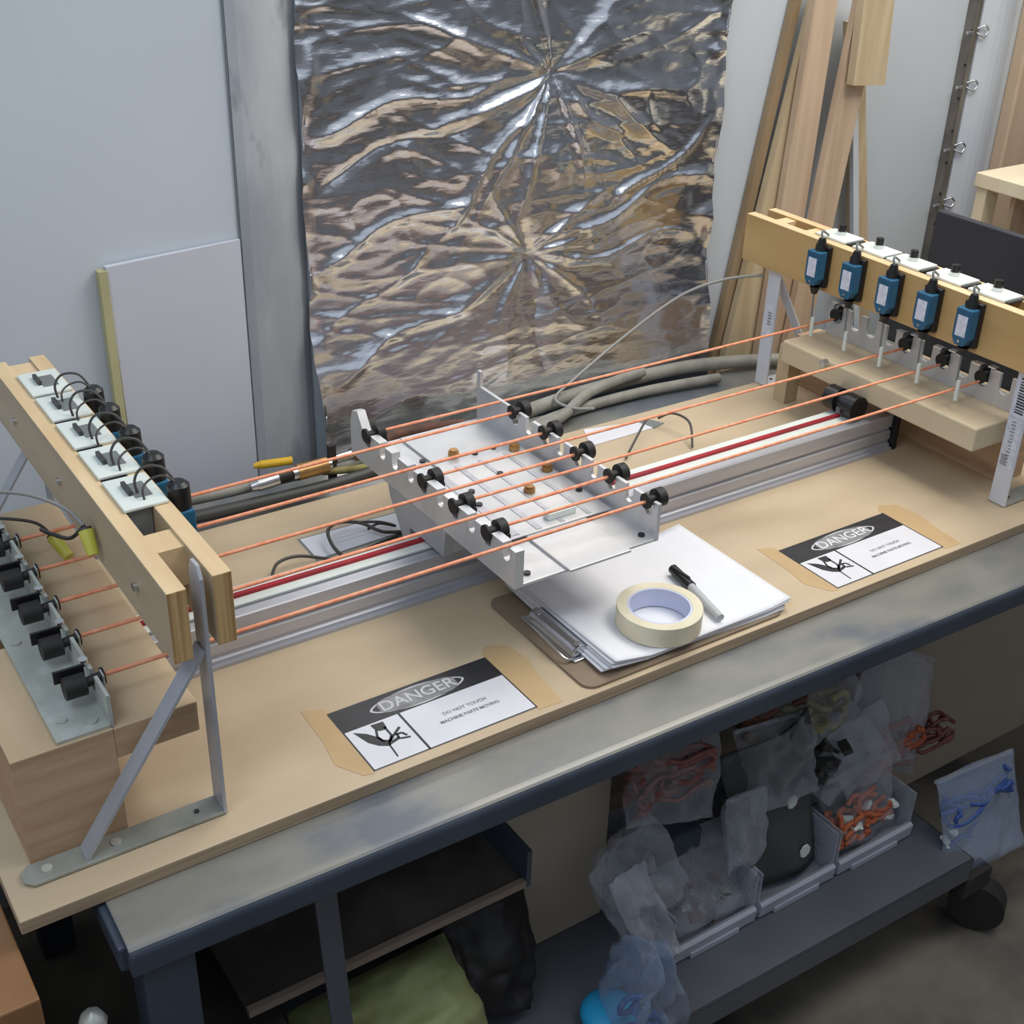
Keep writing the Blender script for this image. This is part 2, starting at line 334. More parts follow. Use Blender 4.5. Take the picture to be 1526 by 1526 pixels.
plank('wood_plank','tan plank tilted left below the short hanging board','lumber',(1.668,.62),(1.728,.62),(1.632,.236),(1.690,.228),.691,.014,-.68)
plank('wood_plank','short beige board with square cut lower end hanging highest','lumber2',(1.655,.64),(1.728,.64),(1.661,.466),(1.742,.460),.670,.016)
plank('wood_plank','thin white batten below the short hanging board','whitepanel',(1.680,.56),(1.693,.56),(1.767,.185),(1.782,.183),.709,.010,-.68)
plank('wood_plank','yellowish plank leaning at the far right of the lumber stack','lumber2',(1.690,.56),(1.728,.56),(1.786,.174),(1.828,.168),.726,.016,-.68)
# ------------------------------------------------------------------ workbench
TH = -.0195
def brot(x, y, z):      # bench axes are turned slightly against the board
    return (x*math.cos(TH)-y*math.sin(TH), x*math.sin(TH)+y*math.cos(TH), z)
def bb(mb): mb.v = [brot(*v) for v in mb.v]; return mb
bench = thing('workbench', (.9,.3,-.70), 'slate blue steel workbench with worn dusty top and lower shelf', 'workbench')
YF = -.068
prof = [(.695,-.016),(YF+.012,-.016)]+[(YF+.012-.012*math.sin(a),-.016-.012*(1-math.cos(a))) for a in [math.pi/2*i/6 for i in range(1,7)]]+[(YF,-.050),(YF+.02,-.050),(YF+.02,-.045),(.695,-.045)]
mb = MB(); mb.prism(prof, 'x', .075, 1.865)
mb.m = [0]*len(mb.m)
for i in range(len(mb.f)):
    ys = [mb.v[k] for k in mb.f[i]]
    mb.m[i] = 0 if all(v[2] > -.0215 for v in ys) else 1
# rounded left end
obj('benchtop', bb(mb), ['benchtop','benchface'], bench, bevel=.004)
obj('end_cap', bb(MB().box(.068,.078,YF+.012,.69,-.05,-.0205)), 'benchface', bench, bevel=.003)
obj('leg', bb(MB().box(.085,.135,YF+.006,YF+.055,-.70,-.046)), 'benchface', bench, bevel=.003)
obj('leg', bb(MB().box(.085,.135,.62,.67,-.70,-.046)), 'benchface', bench, bevel=.003)
obj('leg', bb(MB().box(1.80,1.85,.62,.67,-.70,-.046)), 'benchface', bench, bevel=.003)
obj('leg', bb(MB().box(1.80,1.85,YF+.006,YF+.055,-.70,-.046)), 'benchface', bench, bevel=.003)
sb = MB(); ys0=-.078
sb.box(.262,1.335,ys0,.285,-.529,-.525); sb.box(.262,1.335,ys0,ys0+.004,-.570,-.525)
sb.box(1.331,1.335,ys0,.285,-.570,-.525)
shelf = obj('lower_shelf', bb(sb), 'shelf', bench, bevel=.0015)
obj('brace_strap', MB().add([(.262,-.045,-.052),(.286,-.045,-.052),(.318,-.03,-.52),(.294,-.03,-.52),(.262,-.042,-.052),(.286,-.042,-.052),(.318,-.027,-.52),(.294,-.027,-.52)],
    [(0,1,2,3),(7,6,5,4),(0,4,5,1),(1,5,6,2),(2,6,7,3),(3,7,4,0)]), 'shelf', bench)
cs = MB(); cs.box(1.285,1.325,-.07,-.03,-.60,-.571); obj('caster_plate', cs, 'shelf', bench)
obj('caster', MB().cyl((1.372,-.106,-.652),(1.402,-.088,-.652),.044,n=32), 'rubber', bench, bevel=.006)
obj('caster_fork', MB().box(1.33,1.39,-.105,-.08,-.61,-.571), 'dark', bench)
obj('tape_scrap', MB().add([(1.372,YF-.020,-.0152),(1.408,YF-.018,-.0152),(1.400,YF+.004,-.0152),(1.372,YF-.020,-.0158),(1.408,YF-.018,-.0158),(1.400,YF+.004,-.0158)],[(0,1,2),(5,4,3),(0,3,4,1),(1,4,5,2),(2,5,3,0)]), 'paper',
    label='small white triangular tape scrap on the bench front edge', cat='tape scrap')
# sheet behind the shelf, tray, cupboard at left
obj('tan_panel', MB().box(.42,1.42,.30,.31,-.70,-.055), 'cardboard', label='large tan sheet standing upright behind the plastic bins under the bench', cat='panel')
obj('tan_panel', MB().box(1.425,2.6,.19,.20,-.70,-.055), 'cardboard', label='tan sheet standing right of the shelf above the bare floor', cat='panel')
obj('carton', MB().box(.575,.775,.115,.285,-.5245,-.06), 'cardboard', label='tall tan carton standing between the tray and the bins', cat='box', bevel=.002)
tr = thing('hanging_tray', (.40,.1,-.25), 'dusty dark tray hanging under the left half of the benchtop', 'tray')
obj('tray_floor', MB().box(.20,.555,.008,.28,-.256,-.250), 'tray', tr)
obj('tray_lip', MB().box(.20,.555,.000,.008,-.256,-.246), 'trayedge', tr)
obj('tray_side', MB().box(.555,.562,.0,.28,-.256,-.20), 'benchface', tr)
cab = thing('wooden_cabinet', (-.2,.1,-.70), 'brown wooden cabinet side at the lower left corner beside the bench', 'cabinet')
obj('cabinet_body', MB().box(-.45,-.004,-.060,.64,-.70,-.035), 'brownwood', cab, bevel=.002)
# stuff in the gap left of the bench
g = MB(); 
for k in range(8): g.sphere((.036+.004*(k%2),-.052+.002*k,-.10-.05*k),.014,8)
obj('chain', g, 'galv', label='greenish grey chain hanging between brown cabinet and bench leg', cat='chain', kind='stuff')
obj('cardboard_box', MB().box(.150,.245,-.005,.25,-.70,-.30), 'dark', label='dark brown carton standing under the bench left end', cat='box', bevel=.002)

# ------------------------------------------------------------------ plywood base board
bd = MB(); bd.box(0,1.85,0,.572,-.0158,0)
bd.m = [1,0,1,1,1,1]
obj('base_board', bd, ['ply','ply_edge'], label='long plywood base board lying on the steel workbench', cat='board', bevel=.0012)
# knots / small stains and hose clamp holes on the board
# ------------------------------------------------------------------ aluminium rail
rl = thing('linear_rail', (.8,.298,0), 'long aluminium extrusion rail with red belt running along the base board', 'rail')
p = [(.268,0),(.268,.009),(.272,.011),(.272,.0145),(.2695,.0165),(.2695,.030),(.274,.032),(.274,.036),(.2695,.038),(.2695,.0575),(.271,.059),(.284,.059),(.284,.0545),(.288,.0545),(.288,.059),(.325,.059),(.327,.0575),(.327,0)]
obj('rail_body', MB().prism(p,'x',.215,1.42), 'alu', rl)
obj('rail_flange', MB().box(.215,1.42,.262,.2685,0,.0045), 'alu', rl)
obj('white_cover', MB().box(.215,1.36,.2875,.3265,.059,.0615), 'white', rl)
obj('belt', MB().box(.215,1.345,.3020,.3085,.0615,.0655), 'red', rl)
obj('rail_end_plate', MB().box(1.422,1.430,.262,.332,.0,.058), 'black', rl)
pl = MB(); pl.cyl((1.345,.278,.082),(1.345,.300,.082),.019,n=28); pl.cyl((1.345,.300,.082),(1.345,.316,.082),.012,n=24); pl.cyl((1.345,.316,.082),(1.345,.338,.082),.019,n=28)
pu = obj('belt_pulley', pl, 'black', rl, bevel=.0015)
obj('pulley_bracket', MB().box(1.335,1.37,.30,.314,.0615,.075), 'greyp', rl)

# ------------------------------------------------------------------ anchor blocks
b1 = thing('anchor_block', (.075,.16,0), 'laminated wooden block under the left metal angle plate', 'block')
k = MB(); k.box(.028,.122,.066,.248,0,.122); k.m = [0,1,0,0,0,0]
obj('block_body', k, ['block','blocktop'], b1, bevel=.001)
k = MB(); k.box(.028,.122,.345,.53,0,.122); k.m = [0,1,0,0,0,0]
obj('rear_block_body', k, ['block','blocktop'], b1, bevel=.001)
obj('gap_block', MB().box(.0,.062,.252,.34,0,.085), 'black', label='black block in the gap behind the front anchor block', cat='block', bevel=.002)  # black box filling the dark gap between the two block bodies
k = MB(); k.box(.122,.203,.066,.53,.087,.1215); k.m = [1,0,1,1,1,1]
obj('string_plank', k, ['blocktop','block'], label='wooden plank under the cords beside the left anchor block', cat='plank', bevel=.001)
b2 = MB(); b2.box(1.363,1.500,.081,.470,.088,.125); b2.m=[1,0,1,1,1,1]
obj('string_plank', b2, ['rplate','rplate'], label='pale overhanging wood slab below the blue switches at the right', cat='plank', bevel=.003)
obj('support_block', MB().box(1.475,1.53,.10,.545,0,.088), 'block', label='tan wooden block beneath the pale slab at the right end', cat='block', bevel=.001)
obj('side_batten', MB().box(1.395,1.425,.478,.505,0,.10), 'lumber2', label='short wood post behind the pale slab at the right end', cat='block', bevel=.001)

# ------------------------------------------------------------------ comb angles with spools
LL = [.1115,.1855,.2565,.3285,.402]
RL = [.150,.2225,.296,.369,.4415]
ZS = .155
def comb(name, x0, x1, y0, y1, zb, zt, notches, w, depth, m, parent):
    # wall in plane x, with U notches (open at the top); built column by column with round bottoms
    ys = [y0]; segs = []
    poly = [(y0,zb),(y1,zb),(y1,zt)]
    for c in sorted(notches, reverse=True):
        poly.append((c+w/2,zt))
        for i in range(9):
            a = math.pi*i/8; poly.append((c+w/2*math.cos(a), zt-depth-w/2*math.sin(a)+w/2))
        poly.append((c-w/2,zt))
    poly.append((y0,zt))
    bm_ = MB().prism(poly,'x',x0,x1)
    return obj(name, bm_, m, parent)
def spool(parent, x, y, z, inner=-1, name='spool'):
    s = MB(); 
    s.cyl((x-.0095,y,z),(x-.0065,y,z),.0098,n=24)       # thin inner flange
    s.cyl((x-.0065,y,z),(x+.006,y,z),.0055,n=16)
    s.cyl((x+.006,y,z),(x+.017,y,z),.0118,n=24)         # thick drum
    s.cyl((x+.017,y,z),(x+.0175,y,z),.004,n=12)
    o = obj(name, s, 'rubber', parent, bevel=.0008)
    return o
# left anchor angle
la = thing('anchor_angle', (.10,.3,.122), 'galvanised angle plate with black spools on the left anchor block', 'angle plate')
obj('base_flange', MB().box(.071,.121,.069,.500,.1222,.1252), 'galv', la)
cw = comb('comb_flange', .1205,.1240,.069,.500,.1222,.158, LL, .013,.020, 'galv', la)
for y in LL:
    s = MB()
    s.cyl((.0935,y,ZS-.006),(.1135,y,ZS-.006),.0112,n=24)
    s.cyl((.1135,y,ZS-.006),(.129,y,ZS-.004),.005,n=16)
    s.cyl((.129,y,ZS-.004),(.1315,y,ZS-.004),.0085,n=20)
    o = obj('spool', s, 'rubber', la, bevel=.0012)
    obj('spool_flange', MB().box(.088,.1165,y+.0095,y+.0125,.150,.163), 'black', o)
    t = MB(); t.cyl((.1185,y+.017,.158),(.1185,y+.017,.1645),.0045,n=12); t.box(.1265,.1285,y-.016,y-.004,.139,.1625)
    obj('keeper_screw', t, 'chrome', la, bevel=.0006)
for (x,y) in ((.084,.098),(.108,.083),(.082,.245),(.1,.46)):
    t = MB(); t.cyl((x,y,.1252),(x,y,.1275),.0052,n=16); obj('screw', t, 'galv', la)
# right anchor angle
ra = thing('anchor_angle', (1.47,.28,.125), 'aluminium comb angle with black spools on the pale slab at the right', 'angle plate')
comb('comb_flange', 1.452,1.457,.094,.462,.1252,.176, LL[:]+RL, .020,.030, 'machined', ra)
obj('base_flange', MB().box(1.457,1.50,.094,.462,.1252,.129), 'machined', ra)
for y in (RL[0],RL[1],RL[2],RL[4]):
    s = MB(); x = 1.452
    s.cyl((x-.008,y,.162),(x-.005,y,.162),.0100,n=24); s.cyl((x-.005,y,.162),(x+.011,y,.162),.006,n=16); s.cyl((x+.011,y,.162),(x+.024,y,.162),.0125,n=24)
    obj('spool', s, 'rubber', ra, bevel=.0008)
    t = MB(); t.box(x-.005,x+.006,y+.005,y+.020,.1765,.1785); t.box(x+.002,x+.012,y-.016,y-.003,.1765,.179)
    obj('keeper_clip', t, 'chrome', ra)
obj('screw', MB().cyl((1.353,.372,.121),(1.363,.372,.121),.0062,n=16), 'chrome', ra, label='bright cap screw on the slab edge')

# ------------------------------------------------------------------ carriage
ca = thing('sliding_carriage', (.70,.29,.06), 'machined aluminium carriage with black spools straddling the rail', 'carriage')
obj('left_angle_base', MB().box(.599,.664,.093,.490,.1065,.110), 'machined', ca, bevel=.0006)
comb('left_comb', .587,.599,.093,.490,.1065,.155, LL+RL, .0145,.020, 'machined', ca)
obj('right_angle_base', MB().box(.742,.794,.095,.492,.1065,.110), 'machined', ca, bevel=.0006)
comb('right_comb', .7925,.7975,.095,.492,.1065,.157, LL+RL[:4], .0145,.022, 'machined', ca)
obj('center_plate', MB().box(.659,.748,.085,.485,.1102,.1135), 'machined', ca, bevel=.0006)
obj('cross_plate', MB().box(.612,.786,.175,.375,.1137,.1160), 'machined', ca, bevel=.0006)
for (x0,x1,y0,y1) in ((.640,.652,.18,.37),(.676,.684,.178,.37),(.712,.718,.178,.37),(.752,.758,.178,.37)):
    obj('seam_bar', MB().box(x0,x1,y0,y1,.1160,.1168), 'alu', ca)
obj('raised_bar', MB().box(.700,.742,.188,.200,.116,.125), 'white', ca, bevel=.001)
for (x,y,z) in ((.653,.413,.110),(.615,.109,.110),(.783,.110,.110),(.658,.298,.1165),(.648,.264,.1165),(.779,.233,.1165),(.722,.392,.1135),(.756,.40,.110),(.716,.321,.1165)):
    obj('screw', MB().cyl((x,y,z),(x,y,z+.0025),.0043,n=16), 'black', ca)
for (x,y) in ((.692,.398),(.722,.262),(.772,.372),(.776,.30)):
    s = MB(); s.cyl((x,y,.1165),(x,y,.1225),.0075,n=20); s.cyl((x,y,.1225),(x,y,.125),.0055,n=16)
    obj('brass_knob', s, 'brass', ca, bevel=.0008, label='small round brass knob')
obj('bearing_block', MB().box(.60,.795,.252,.345,.0665,.1063), 'alu', ca, bevel=.002)
obj('end_bracket', MB().prism([(.245,.105),(.39,.105),(.385,.09),(.345,.035),(.334,.035),(.334,.0675),(.25,.0675)],'x',.588,.598), 'bracket', ca)
obj('rear_post', MB().box(.7925,.7975,.492,.500,.1065,.180), 'machined', ca)
obj('rear_tab', MB().prism([(.455,.155),(.49,.155),(.484,.172),(.470,.176)],'x',.587,.599), 'machined', ca)
for y in (RL[0],RL[1],RL[2],RL[4]): 
    o = spool(ca, .5925, y, .153)
    obj('spool_leg', MB().box(.6035,.608,y-.016,y-.008,.128,.152), 'black', o)
for y in LL:
    o = spool(ca, .795, y, .156)
# ------------------------------------------------------------------ orange cords
n = 0
names = ['front','second','middle','fourth','rear']
for i,y in enumerate(LL):
    obj('orange_cord', MB().tube([(.128,y,ZS-.003),(.45,y,ZS-.0015),(.795,y,ZS)],.0022,8,8), 'orange', cat='cord', group='orange cords',
        label=['frontmost orange cord from left anchor plate to carriage','second orange cord from the front, left of carriage','middle orange cord on the left side of carriage','fourth orange cord from the front, left of carriage','rearmost orange cord on the left side of carriage'][i])
for i,y in enumerate((RL[0],RL[1],RL[2],RL[4])):
    obj('orange_cord', MB().tube([(.600,y,ZS),(1.0,y,ZS-.0005),(1.445,y,ZS)],.0020,8,8), 'orange', cat='cord', group='orange cords',
        label=['frontmost orange cord from carriage to right anchor comb','second orange cord from the front, right of carriage','third orange cord from the front, right of carriage','rearmost orange cord stretched right of carriage before the foil'][i])

# ------------------------------------------------------------------ beams
def beam(xa, xb, xc, xd, y0, y1, z0, z1, label, spacers, faces, y0b):
    t = thing('switch_beam', ((xa+xd)/2,(y0+y1)/2,z0), label, 'beam')
    k = MB(); k.box(xa,xb,y0,y1,z0,z1); k.m=[0,1,2,0,2,0]; obj('beam_board', k, [faces,'pine','ply_end'], t, bevel=.001)
    k = MB(); k.box(xc,xd,y0b,y1,z0,z1); k.m=[0,1,2,0,2,0]; obj('beam_board', k, [faces,'pine','ply_end'], t, bevel=.001)
    for (a,b_,c) in spacers:
        k = MB(); k.box(xb,xc,a,b_,z1-c,z1-.003); obj('spacer', k, 'pine', t)
    return t
lbm = beam(.175,.1935,.2205,.239,.030,.622,.197,.2725,'paired plywood beam at the left carrying white boxes and switches',[(.105,.142,.045),(.575,.612,.05)],'shadedface',.038)
rbm = beam(1.398,1.416,1.446,1.463,-.12,.622,.213,.291,'paired golden beam at the right carrying blue switches and button plates',[(.555,.578,.04),(.492,.51,.04),(-.1,-.05,.04)],'tanface',-.12)
for (y,z) in ((.115,.235),(.355,.236),(.53,.235)):
    obj('bolt', MB().cyl((.1752,y,z),(.1705,y,z),.0042,n=12), 'chrome', lbm)
# white socket boxes on the left beam
def socket(i, y, parent=None):
    z = .2728
    t = thing('socket_box', (.207,y,z), ['','','','',''][0] or 'x', 'switch box', 'white socket boxes on the left beam')
    obj('cover_plate', MB().box(.1915,.2360,y-.0345,y+.0345,z,z+.0035), 'white', t, bevel=.001)
    obj('box_body', MB().box(.1945,.2195,y-.030,y+.030,z-.045,z-.0002), 'greyp', t)
    obj('slot', MB().box(.2095,.2265,y-.016,y+.016,z+.0036,z+.0042), 'greyp', t)
    obj('rocker', MB().box(.2050,.2090,y-.009,y+.016,z+.0036,z+.0085), 'hose_dark', t)
    return t
slab = ['white socket box nearest the front end of the left beam','second white socket box from the front of the left beam','third white socket box on the left beam, the middle one','fourth white socket box from the front of the left beam','white socket box farthest back on the left beam']
sy = [.220,.298,.376,.454,.530]
sk0 = socket(0, sy[0]); sk0['label'] = slab[0]
for i in range(1,5):
    c = copy_tree(sk0); c.location.y = sy[i]; c['label'] = slab[i]
# button plates on the right beam
def button(y):
    z = .2912; x = 1.433
    t = thing('button_plate', (x,y,z), 'x', 'button plate', 'white button plates on the right beam')
    obj('cover_plate', MB().box(x-.020,x+.024,y-.032,y+.030,z,z+.004), 'white', t, bevel=.001)
    obj('button', MB().cyl((x+.006,y,z+.004),(x+.006,y,z+.020),.0058,n=20), 'black', t, bevel=.001)
    obj('collar', MB().cyl((x+.006,y,z+.004),(x+.006,y,z+.010),.0072,n=20), 'chrome', t)
    obj('terminal_strip', MB().box(x-.016,x+.020,y-.0385,y-.0335,z-.001,z+.002), 'hose_dark', t)
    return t
by = [.150,.2256,.303,.371,.449]
bl_ = ['white button plate nearest the front on the right beam','second white button plate from the front on the right beam','third white button plate on the right beam, the middle one','fourth white button plate from the front on the right beam','white button plate farthest back on the right beam']
bt0 = button(by[0]); bt0['label'] = bl_[0]
for i in range(1,5):
    c = copy_tree(bt0); c.location.y = by[i]; c['label'] = bl_[i]
# limit switches
def limit_switch(x, y, d):
    # x: beam face, d=-1 hangs on the -x side
    t = thing('limit_switch', (x,y,.25), 'x', 'switch')
    X_ = lambda a: x+d*a
    def bx(mb,a,b_,*r): lo,hi = sorted((X_(a),X_(b_))); return mb.box(lo,hi,*r)
    obj('rear_housing', bx(MB(),.0005,.010,y-.0150,y+.0150,.222,.288), 'black', t, bevel=.002)
    fb = MB(); w=.0135
    lo,hi = sorted((X_(.0102),X_(.027)))
    fb.prism([(y-w,.238),(y-w*.55,.227),(y+w*.55,.227),(y+w,.238),(y+w,.281),(y-w,.281)],'x',lo,hi)
    body = obj('blue_housing', fb, 'blue', t, bevel=.0015, label='teal blue front housing')
    obj('rating_label', bx(MB(),.0271,.0276,y-.0085,y+.0085,.241,.271), 'label', body)
    obj('small_screw', MB().cyl((X_(.0271),y,.2335),(X_(.0278),y,.2335),.002,n=10), 'chrome', body)
    g_ = MB(); g_.cyl((X_(.012),y,.281),(X_(.012),y,.300),.0095,.0055,n=16); obj('cable_gland', g_, 'black', t)
    obj('actuator_head', MB().cyl((X_(.013),y,.222),(X_(.013),y,.2105),.0085,.0045,n=16), 'black', t)
    obj('rod', MB().cyl((X_(.013),y,.2105),(X_(.011),y,.168),.0014,n=8), 'greyp', t)
    obj('sleeve', MB().cyl((X_(.011),y+d*.0035,.171),(X_(.010),y+d*.0035,.140),.0030,n=12), 'white', t)
    return t
sw0 = limit_switch(1.398, RL[0]-.003, -1)
swl = ['blue switch with white label nearest the front of the right beam','second blue switch from the front of the right beam','third blue switch on the right beam, the middle one','fourth blue switch from the front of the right beam','blue switch farthest back on the right beam']
sw0['label'] = swl[0]; sw0['group'] = 'blue switches on the right beam'
for i in range(1,5):
    c = copy_tree(sw0); c.location.y = RL[i]-.003; c['label'] = swl[i]
# cable stubs from plates to switches
lsw = [.199,.270,.341,.408,.464]
lw = ['black topped switch nearest the front on the inner side of the left beam','second switch from the front on inner side of the left beam','third switch on the inner side of the left beam, middle one','fourth switch from the front on inner side of the left beam','switch farthest back on the inner side of the left beam']
for i,y in enumerate(lsw):
    t = thing('limit_switch', (.239,y,.25), lw[i], 'switch', 'switches on the left beam')
    obj('rear_housing', MB().box(.2395,.262,y-.0135,y+.0135,.205,.258), 'blue', t, bevel=.002)
    g_ = MB(); g_.cyl((.251,y,.258),(.251,y,.283),.0118,.0112,n=24); g_.cyl((.251,y,.283),(.251,y,.287),.0112,.007,n=24); obj('cable_gland', g_, 'black', t)
    obj('rod', MB().cyl((.253,y,.215),(.253,y,.165),.0014,n=8), 'greyp', t)
    g_ = MB()
    g_.tube([(.215,y+.012,.272),(.214,y+.018,.289),(.224,y+.020,.300),(.240,y+.012,.300),(.249,y+.004,.286)],.0014,6,6)
    g_.tube([(.217,y-.004,.268),(.216,y+.002,.284),(.226,y+.010,.290),(.240,y+.006,.293),(.250,y,.284)],.0012,6,6)
    obj('lead', g_, 'wire_dark', t)
for i,y in enumerate(RL):
    obj('lead', MB().tube([(1.386,y-.003,.298),(1.387,y+.001,.309),(1.398,y+.006,.306),(1.415,y+.012,.297)],.0018,6,6), 'greyp', [sw0]+[] and None if False else None, label='short grey lead looping from switch %s onto the right beam' % ['nearest the front','second from front','in the middle','fourth from front','farthest back'][i], cat='cable', group='leads over the right beam')
obj('dark_band', MB().box(1.506,1.52,.0,.40,.130,.205), 'darkpanel', label='dark guard strip behind the right comb below the beam', cat='band')  # plain dark strip filling the dark area behind the comb
# ------------------------------------------------------------------ shelf brackets
def bracket(label, xu, y, xs, mu, mbm, zt, zl, screws=True, sticker=False):
    # xu: upright x, xs: far end of the base, y: centre
    t = thing('shelf_bracket', (xu,y,0), label, 'bracket', 'shelf brackets')
    d = 1 if xs > xu else -1; w = .014
    lo, hi = sorted((xu,xs))
    base = []
    cc = .008
    k = MB(); 
    e = xs; pts = [(xu,y-w),(e-d*cc,y-w),(e,y-w+cc),(e,y+w-cc),(e-d*cc,y+w),(xu,y+w)]
    if d > 0: pass
    k.prism(pts,'z',.0012,.0048)
    obj('base', k, mbm, t, bevel=.0006)
    lo2, hi2 = sorted((xu,xu-d*.0036))
    k = MB(); k.prism([(y-w,.0012),(y+w,.0012),(y+w,zt-.012),(y+w*.5,zt),(y-w*.5,zt),(y-w,zt-.012)],'x',lo2,hi2); obj('upright', k, mu, t, bevel=.0006)
    xb = xs-d*.058; x1 = xu+d*.001
    k = MB(); n1 = Vector((zl-.005,0,-(x1-xb))).normalized()*.0016
    A = Vector((xb,y-w*.75,.005)); B = Vector((x1,y-w*.75,zl)); Wv = Vector((0,w*1.5,0))
    vs = [A-n1,A+n1,A+n1+Wv,A-n1+Wv,B-n1,B+n1,B+n1+Wv,B-n1+Wv]
    k.add(vs,[(0,1,2,3),(7,6,5,4),(0,4,5,1),(1,5,6,2),(2,6,7,3),(3,7,4,0)]); obj('brace', k, mu, t)
    for f in (.12,.46,.88):
        x = xs+(xu-xs)*f
        c = MB(); c.cyl((x,y,.0048),(x,y,.0062),.0052 if f<.8 else .0026,n=16)
        obj('screw' if f<.8 else 'hole', c, 'galv' if f<.8 else 'ink', t)
    if sticker:
        xf = min(lo2,hi2)-.0003
        for (za,zb_,mm) in ((.020,.060,'label'),(.105,.150,'label')):
            obj('sticker', MB().box(xf-.0003,xf,y-w*.8,y+w*.8,za,zb_), mm, t)
    return t
bracket('grey steel shelf bracket in the foreground under the left beam', .2075, .048, .016, 'bracket', 'bracket_base', .286, .195)
bracket('grey steel shelf bracket at the rear of the left beam', .2075, .575, .016, 'bracket', 'bracket_base', .262, .195)
rb1 = bracket('white steel shelf bracket at the rear of the right beam', 1.4205, .559, 1.60, 'white_metal', 'white_metal', .262, .20)
rb2 = bracket('white steel shelf bracket with stickers at the front right corner', 1.4205, .058, 1.60, 'white_metal', 'bracket_base', .262, .20)
# stickers with printing on the near white bracket (upright faces -x)
R90 = Matrix.Rotation(math.radians(-90),4,'Y') @ Matrix.Rotation(math.radians(180),4,'Z')
def onx(parent, name, m, y0,y1,z0,z1, x=1.4166): 
    return obj(name, MB().box(x-.0004,x,y0,y1,z0,z1), m, parent)
st = onx(rb2,'sticker','label',.047,.0705,.060,.137)
random.seed(3)
for k in range(14):
    z = .064+k*.0052; onx(st,'print_line','inkgrey',.056,.056+random.uniform(.004,.008),z,z+.0016,1.4161)
for k in range(6): onx(st,'print_bar','inkgrey',.058,.068,.064+k*.0028,.0652+k*.0028,1.4160)
st = onx(rb2,'barcode_sticker','label',.046,.070,.140,.205)
for k in range(13):
    z = .146+k*.0042; onx(st,'print_bar','ink',.050,.064,z,z+random.uniform(.0014,.0026),1.4161)
st = onx(rb1,'sticker','label',.549,.568,.085,.150)
for k in range(5): onx(st,'print_bar','inkgrey',.553,.561,.112+k*.005,.1145+k*.005,1.4161)
# ------------------------------------------------------------------ wires and yellow connectors
w = MB(); w.tube([(-.03,.50,.175),(.03,.45,.198),(.09,.40,.222),(.13,.34,.240),(.155,.275,.248),(.1655,.242,.240)],.0019,6,8)
obj('grey_cable', w, 'wire_grey', label='light grey cable arching over the left cords to yellow connector', cat='cable')
w = MB(); w.tube([(-.03,.50,.168),(.04,.455,.178),(.10,.425,.178),(.15,.412,.165),(.167,.404,.147)],.0019,6,8)
obj('dark_cable', w, 'wire_dark', label='dark cable arching over the left cords to yellow connector', cat='cable')
w = MB(); w.tube([(.165,.402,.150),(.150,.370,.176),(.152,.330,.190),(.160,.285,.205),(.1655,.244,.238)],.0022,6,8)
obj('dark_lead', w, 'black', label='short dark lead joining the two yellow connectors', cat='cable')
def conn(p0, p1, label):
    t = thing('wire_connector', p0, label, 'connector')
    obj('cap', MB().cyl(p0,p1,.0058,.0078,n=18), 'yellow', t, bevel=.0008)
    d = (Vector(p1)-Vector(p0)).normalized()
    obj('collar', MB().cyl(Vector(p1),Vector(p1)+d*.003,.0062,n=18), 'wire_dark', t)
conn((.176,.376,.130),(.168,.402,.145),'yellow wire connector cap lying over the rear left cords')
conn((.1655,.222,.216),(.1655,.238,.236),'yellow wire connector cap beside the left beam face')
